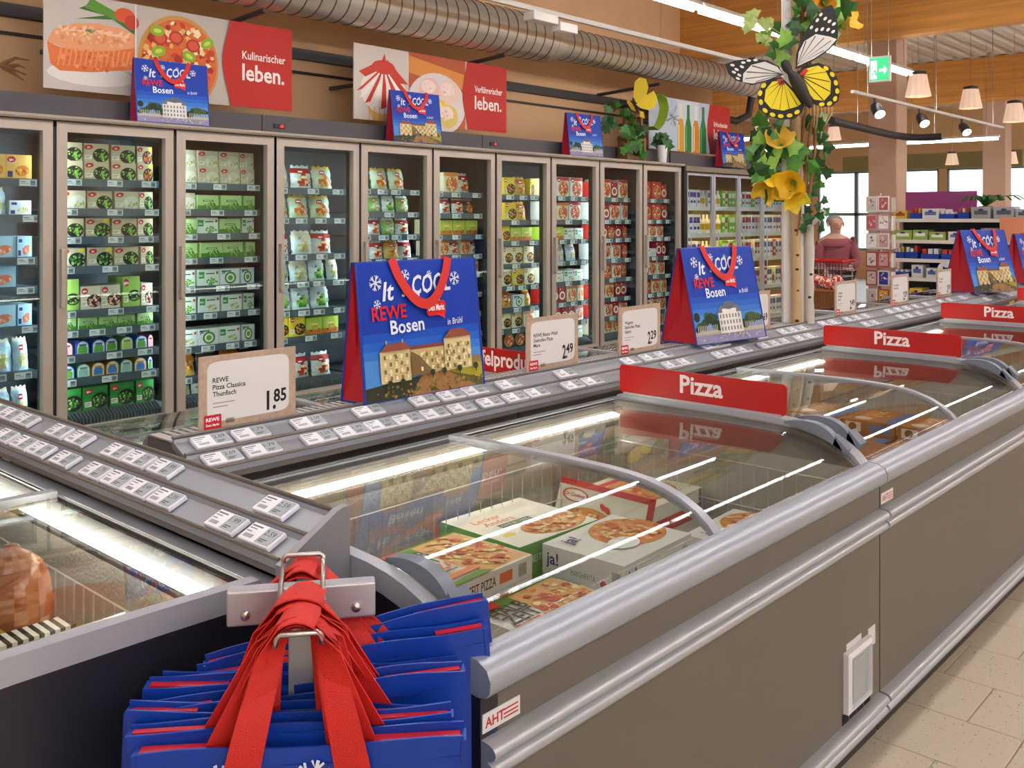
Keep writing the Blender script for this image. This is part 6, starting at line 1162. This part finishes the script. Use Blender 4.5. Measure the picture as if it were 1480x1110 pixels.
for i in range(10):
    lump(bx - .12 + (i % 5) * .06, by - .05 + (i // 5) * .09, .975 + .03 * ((i * 3) % 4) / 2, .055, .05, .055, ['#c8342e', '#e8d0cc', '#b8242c', '#e0807c', '#e8c8a0'], 50 + i, 'snack_bag', 'pink and red snack bag heaped in the wicker basket, %s of ten' % ORD[i], 'bag', n=8)
# ---------------------------------------------------------------- the shopper
c = px(1207, 345, 11.4); hx, hy = c.x, c.y
person = thing('person', (hx, hy, 0), 'person in dark pink knit top standing behind the wire bin, hand at waist', 'person')
def skinned(name, verts, edges, radii, m, lv=2):
    me = bpy.data.meshes.new(name); me.from_pydata(verts, edges, []); me.materials.append(MATS[m]); o = bpy.data.objects.new(name, me); COL.objects.link(o); o.parent = person
    md = o.modifiers.new('Skin', 'SKIN'); md.use_smooth_shade = True
    for v, r in zip(me.skin_vertices[0].data, radii): v.radius = r if isinstance(r, tuple) else (r, r); v.use_root = False
    me.skin_vertices[0].data[0].use_root = True; s = o.modifiers.new('Subdiv', 'SUBSURF'); s.levels = lv; s.render_levels = lv; return o
def L3(r, f, z): v = eR * r + eF * f; return (v.x, v.y, z)
vs = [L3(0, 0, .95), L3(0, 0, 1.12), L3(0, .01, 1.30), L3(0, 0, 1.40), L3(0, .01, 1.46), L3(0, .02, 1.53), L3(0, .03, 1.60), L3(0, .02, 1.645),
      L3(-.16, 0, 1.36), L3(-.22, .03, 1.12), L3(-.16, .2, .99), L3(.16, 0, 1.36), L3(.25, .03, 1.13), L3(.12, .13, 1.06), L3(-.09, 0, .9), L3(-.09, .02, .5), L3(-.09, -.01, .09), L3(-.09, .13, .03), L3(.09, 0, .9), L3(.09, .02, .5), L3(.09, -.01, .09), L3(.09, .13, .03)]
es = [(0, 1), (1, 2), (2, 3), (3, 4), (4, 5), (5, 6), (6, 7), (3, 8), (8, 9), (9, 10), (3, 11), (11, 12), (12, 13), (0, 14), (14, 15), (15, 16), (16, 17), (0, 18), (18, 19), (19, 20), (20, 21)]
rd = [.15, .13, .15, .09, .05, .07, .085, .055, .06, .045, .03, .06, .045, .03, .09, .065, .045, .035, .09, .065, .045, .035]
skinned('body', vs, es, rd, 'skin')
skinned('knit_top', [vs[0], vs[1], vs[2], L3(0, 0, 1.405), vs[8], vs[9], L3(-.17, .17, 1.005), vs[11], vs[12], L3(.14, .12, 1.068)], [(0, 1), (1, 2), (2, 3), (3, 4), (4, 5), (5, 6), (3, 7), (7, 8), (8, 9)], [.185, .165, .195, .135, .095, .07, .05, .095, .07, .05], 'shirt')
skinned('trousers', [L3(0, 0, .93), vs[14], vs[15], L3(-.09, -.01, .12), vs[18], vs[19], L3(.09, -.01, .12)], [(0, 1), (1, 2), (2, 3), (0, 4), (4, 5), (5, 6)], [.16, .115, .09, .07, .115, .09, .07], 'trouser')
skinned('hair', [L3(0, -.03, 1.55), L3(0, -.025, 1.61), L3(0, .02, 1.665)], [(0, 1), (1, 2)], [.095, .112, .09], 'hair')
for hx_, hf, z in ((-.16, .2, .99), (.12, .13, 1.06)):
    for k in range(5):
        a = (k - 2) * .018; b = Vector(L3(hx_ + a, hf, z)); ln = [.05, .075, .08, .075, .06][k] if k else .05
        MB().tube([b, b + eF * ln * .6 + Vector((0, 0, -.01)), b + eF * ln + Vector((0, 0, -.03))], [.0095, .009, .007], 6).build('finger', 'skin', person, local=True, smooth=60)
for s in (-1, 1):
    MB().lathe([(.004, -.004), (.012, 0), (.004, .004)], L3(s * .032, .115, 1.585), 8).build('eye', 'hair', person, local=True)
    MB().lathe([(.006, -.03), (.014, 0), (.006, .03)], L3(s * .092, .02, 1.575), 8).build('ear', 'skin', person, local=True, smooth=60)
MB().tube([L3(0, .105, 1.59), L3(0, .125, 1.56), L3(0, .112, 1.548)], [.008, .014, .008], 8).build('nose', 'skin', person, local=True, smooth=60)
MB().tube([L3(-.025, .102, 1.523), L3(0, .108, 1.52), L3(.025, .102, 1.523)], [.003, .006, .003], 6).build('mouth', 'shirt', person, local=True, smooth=60)
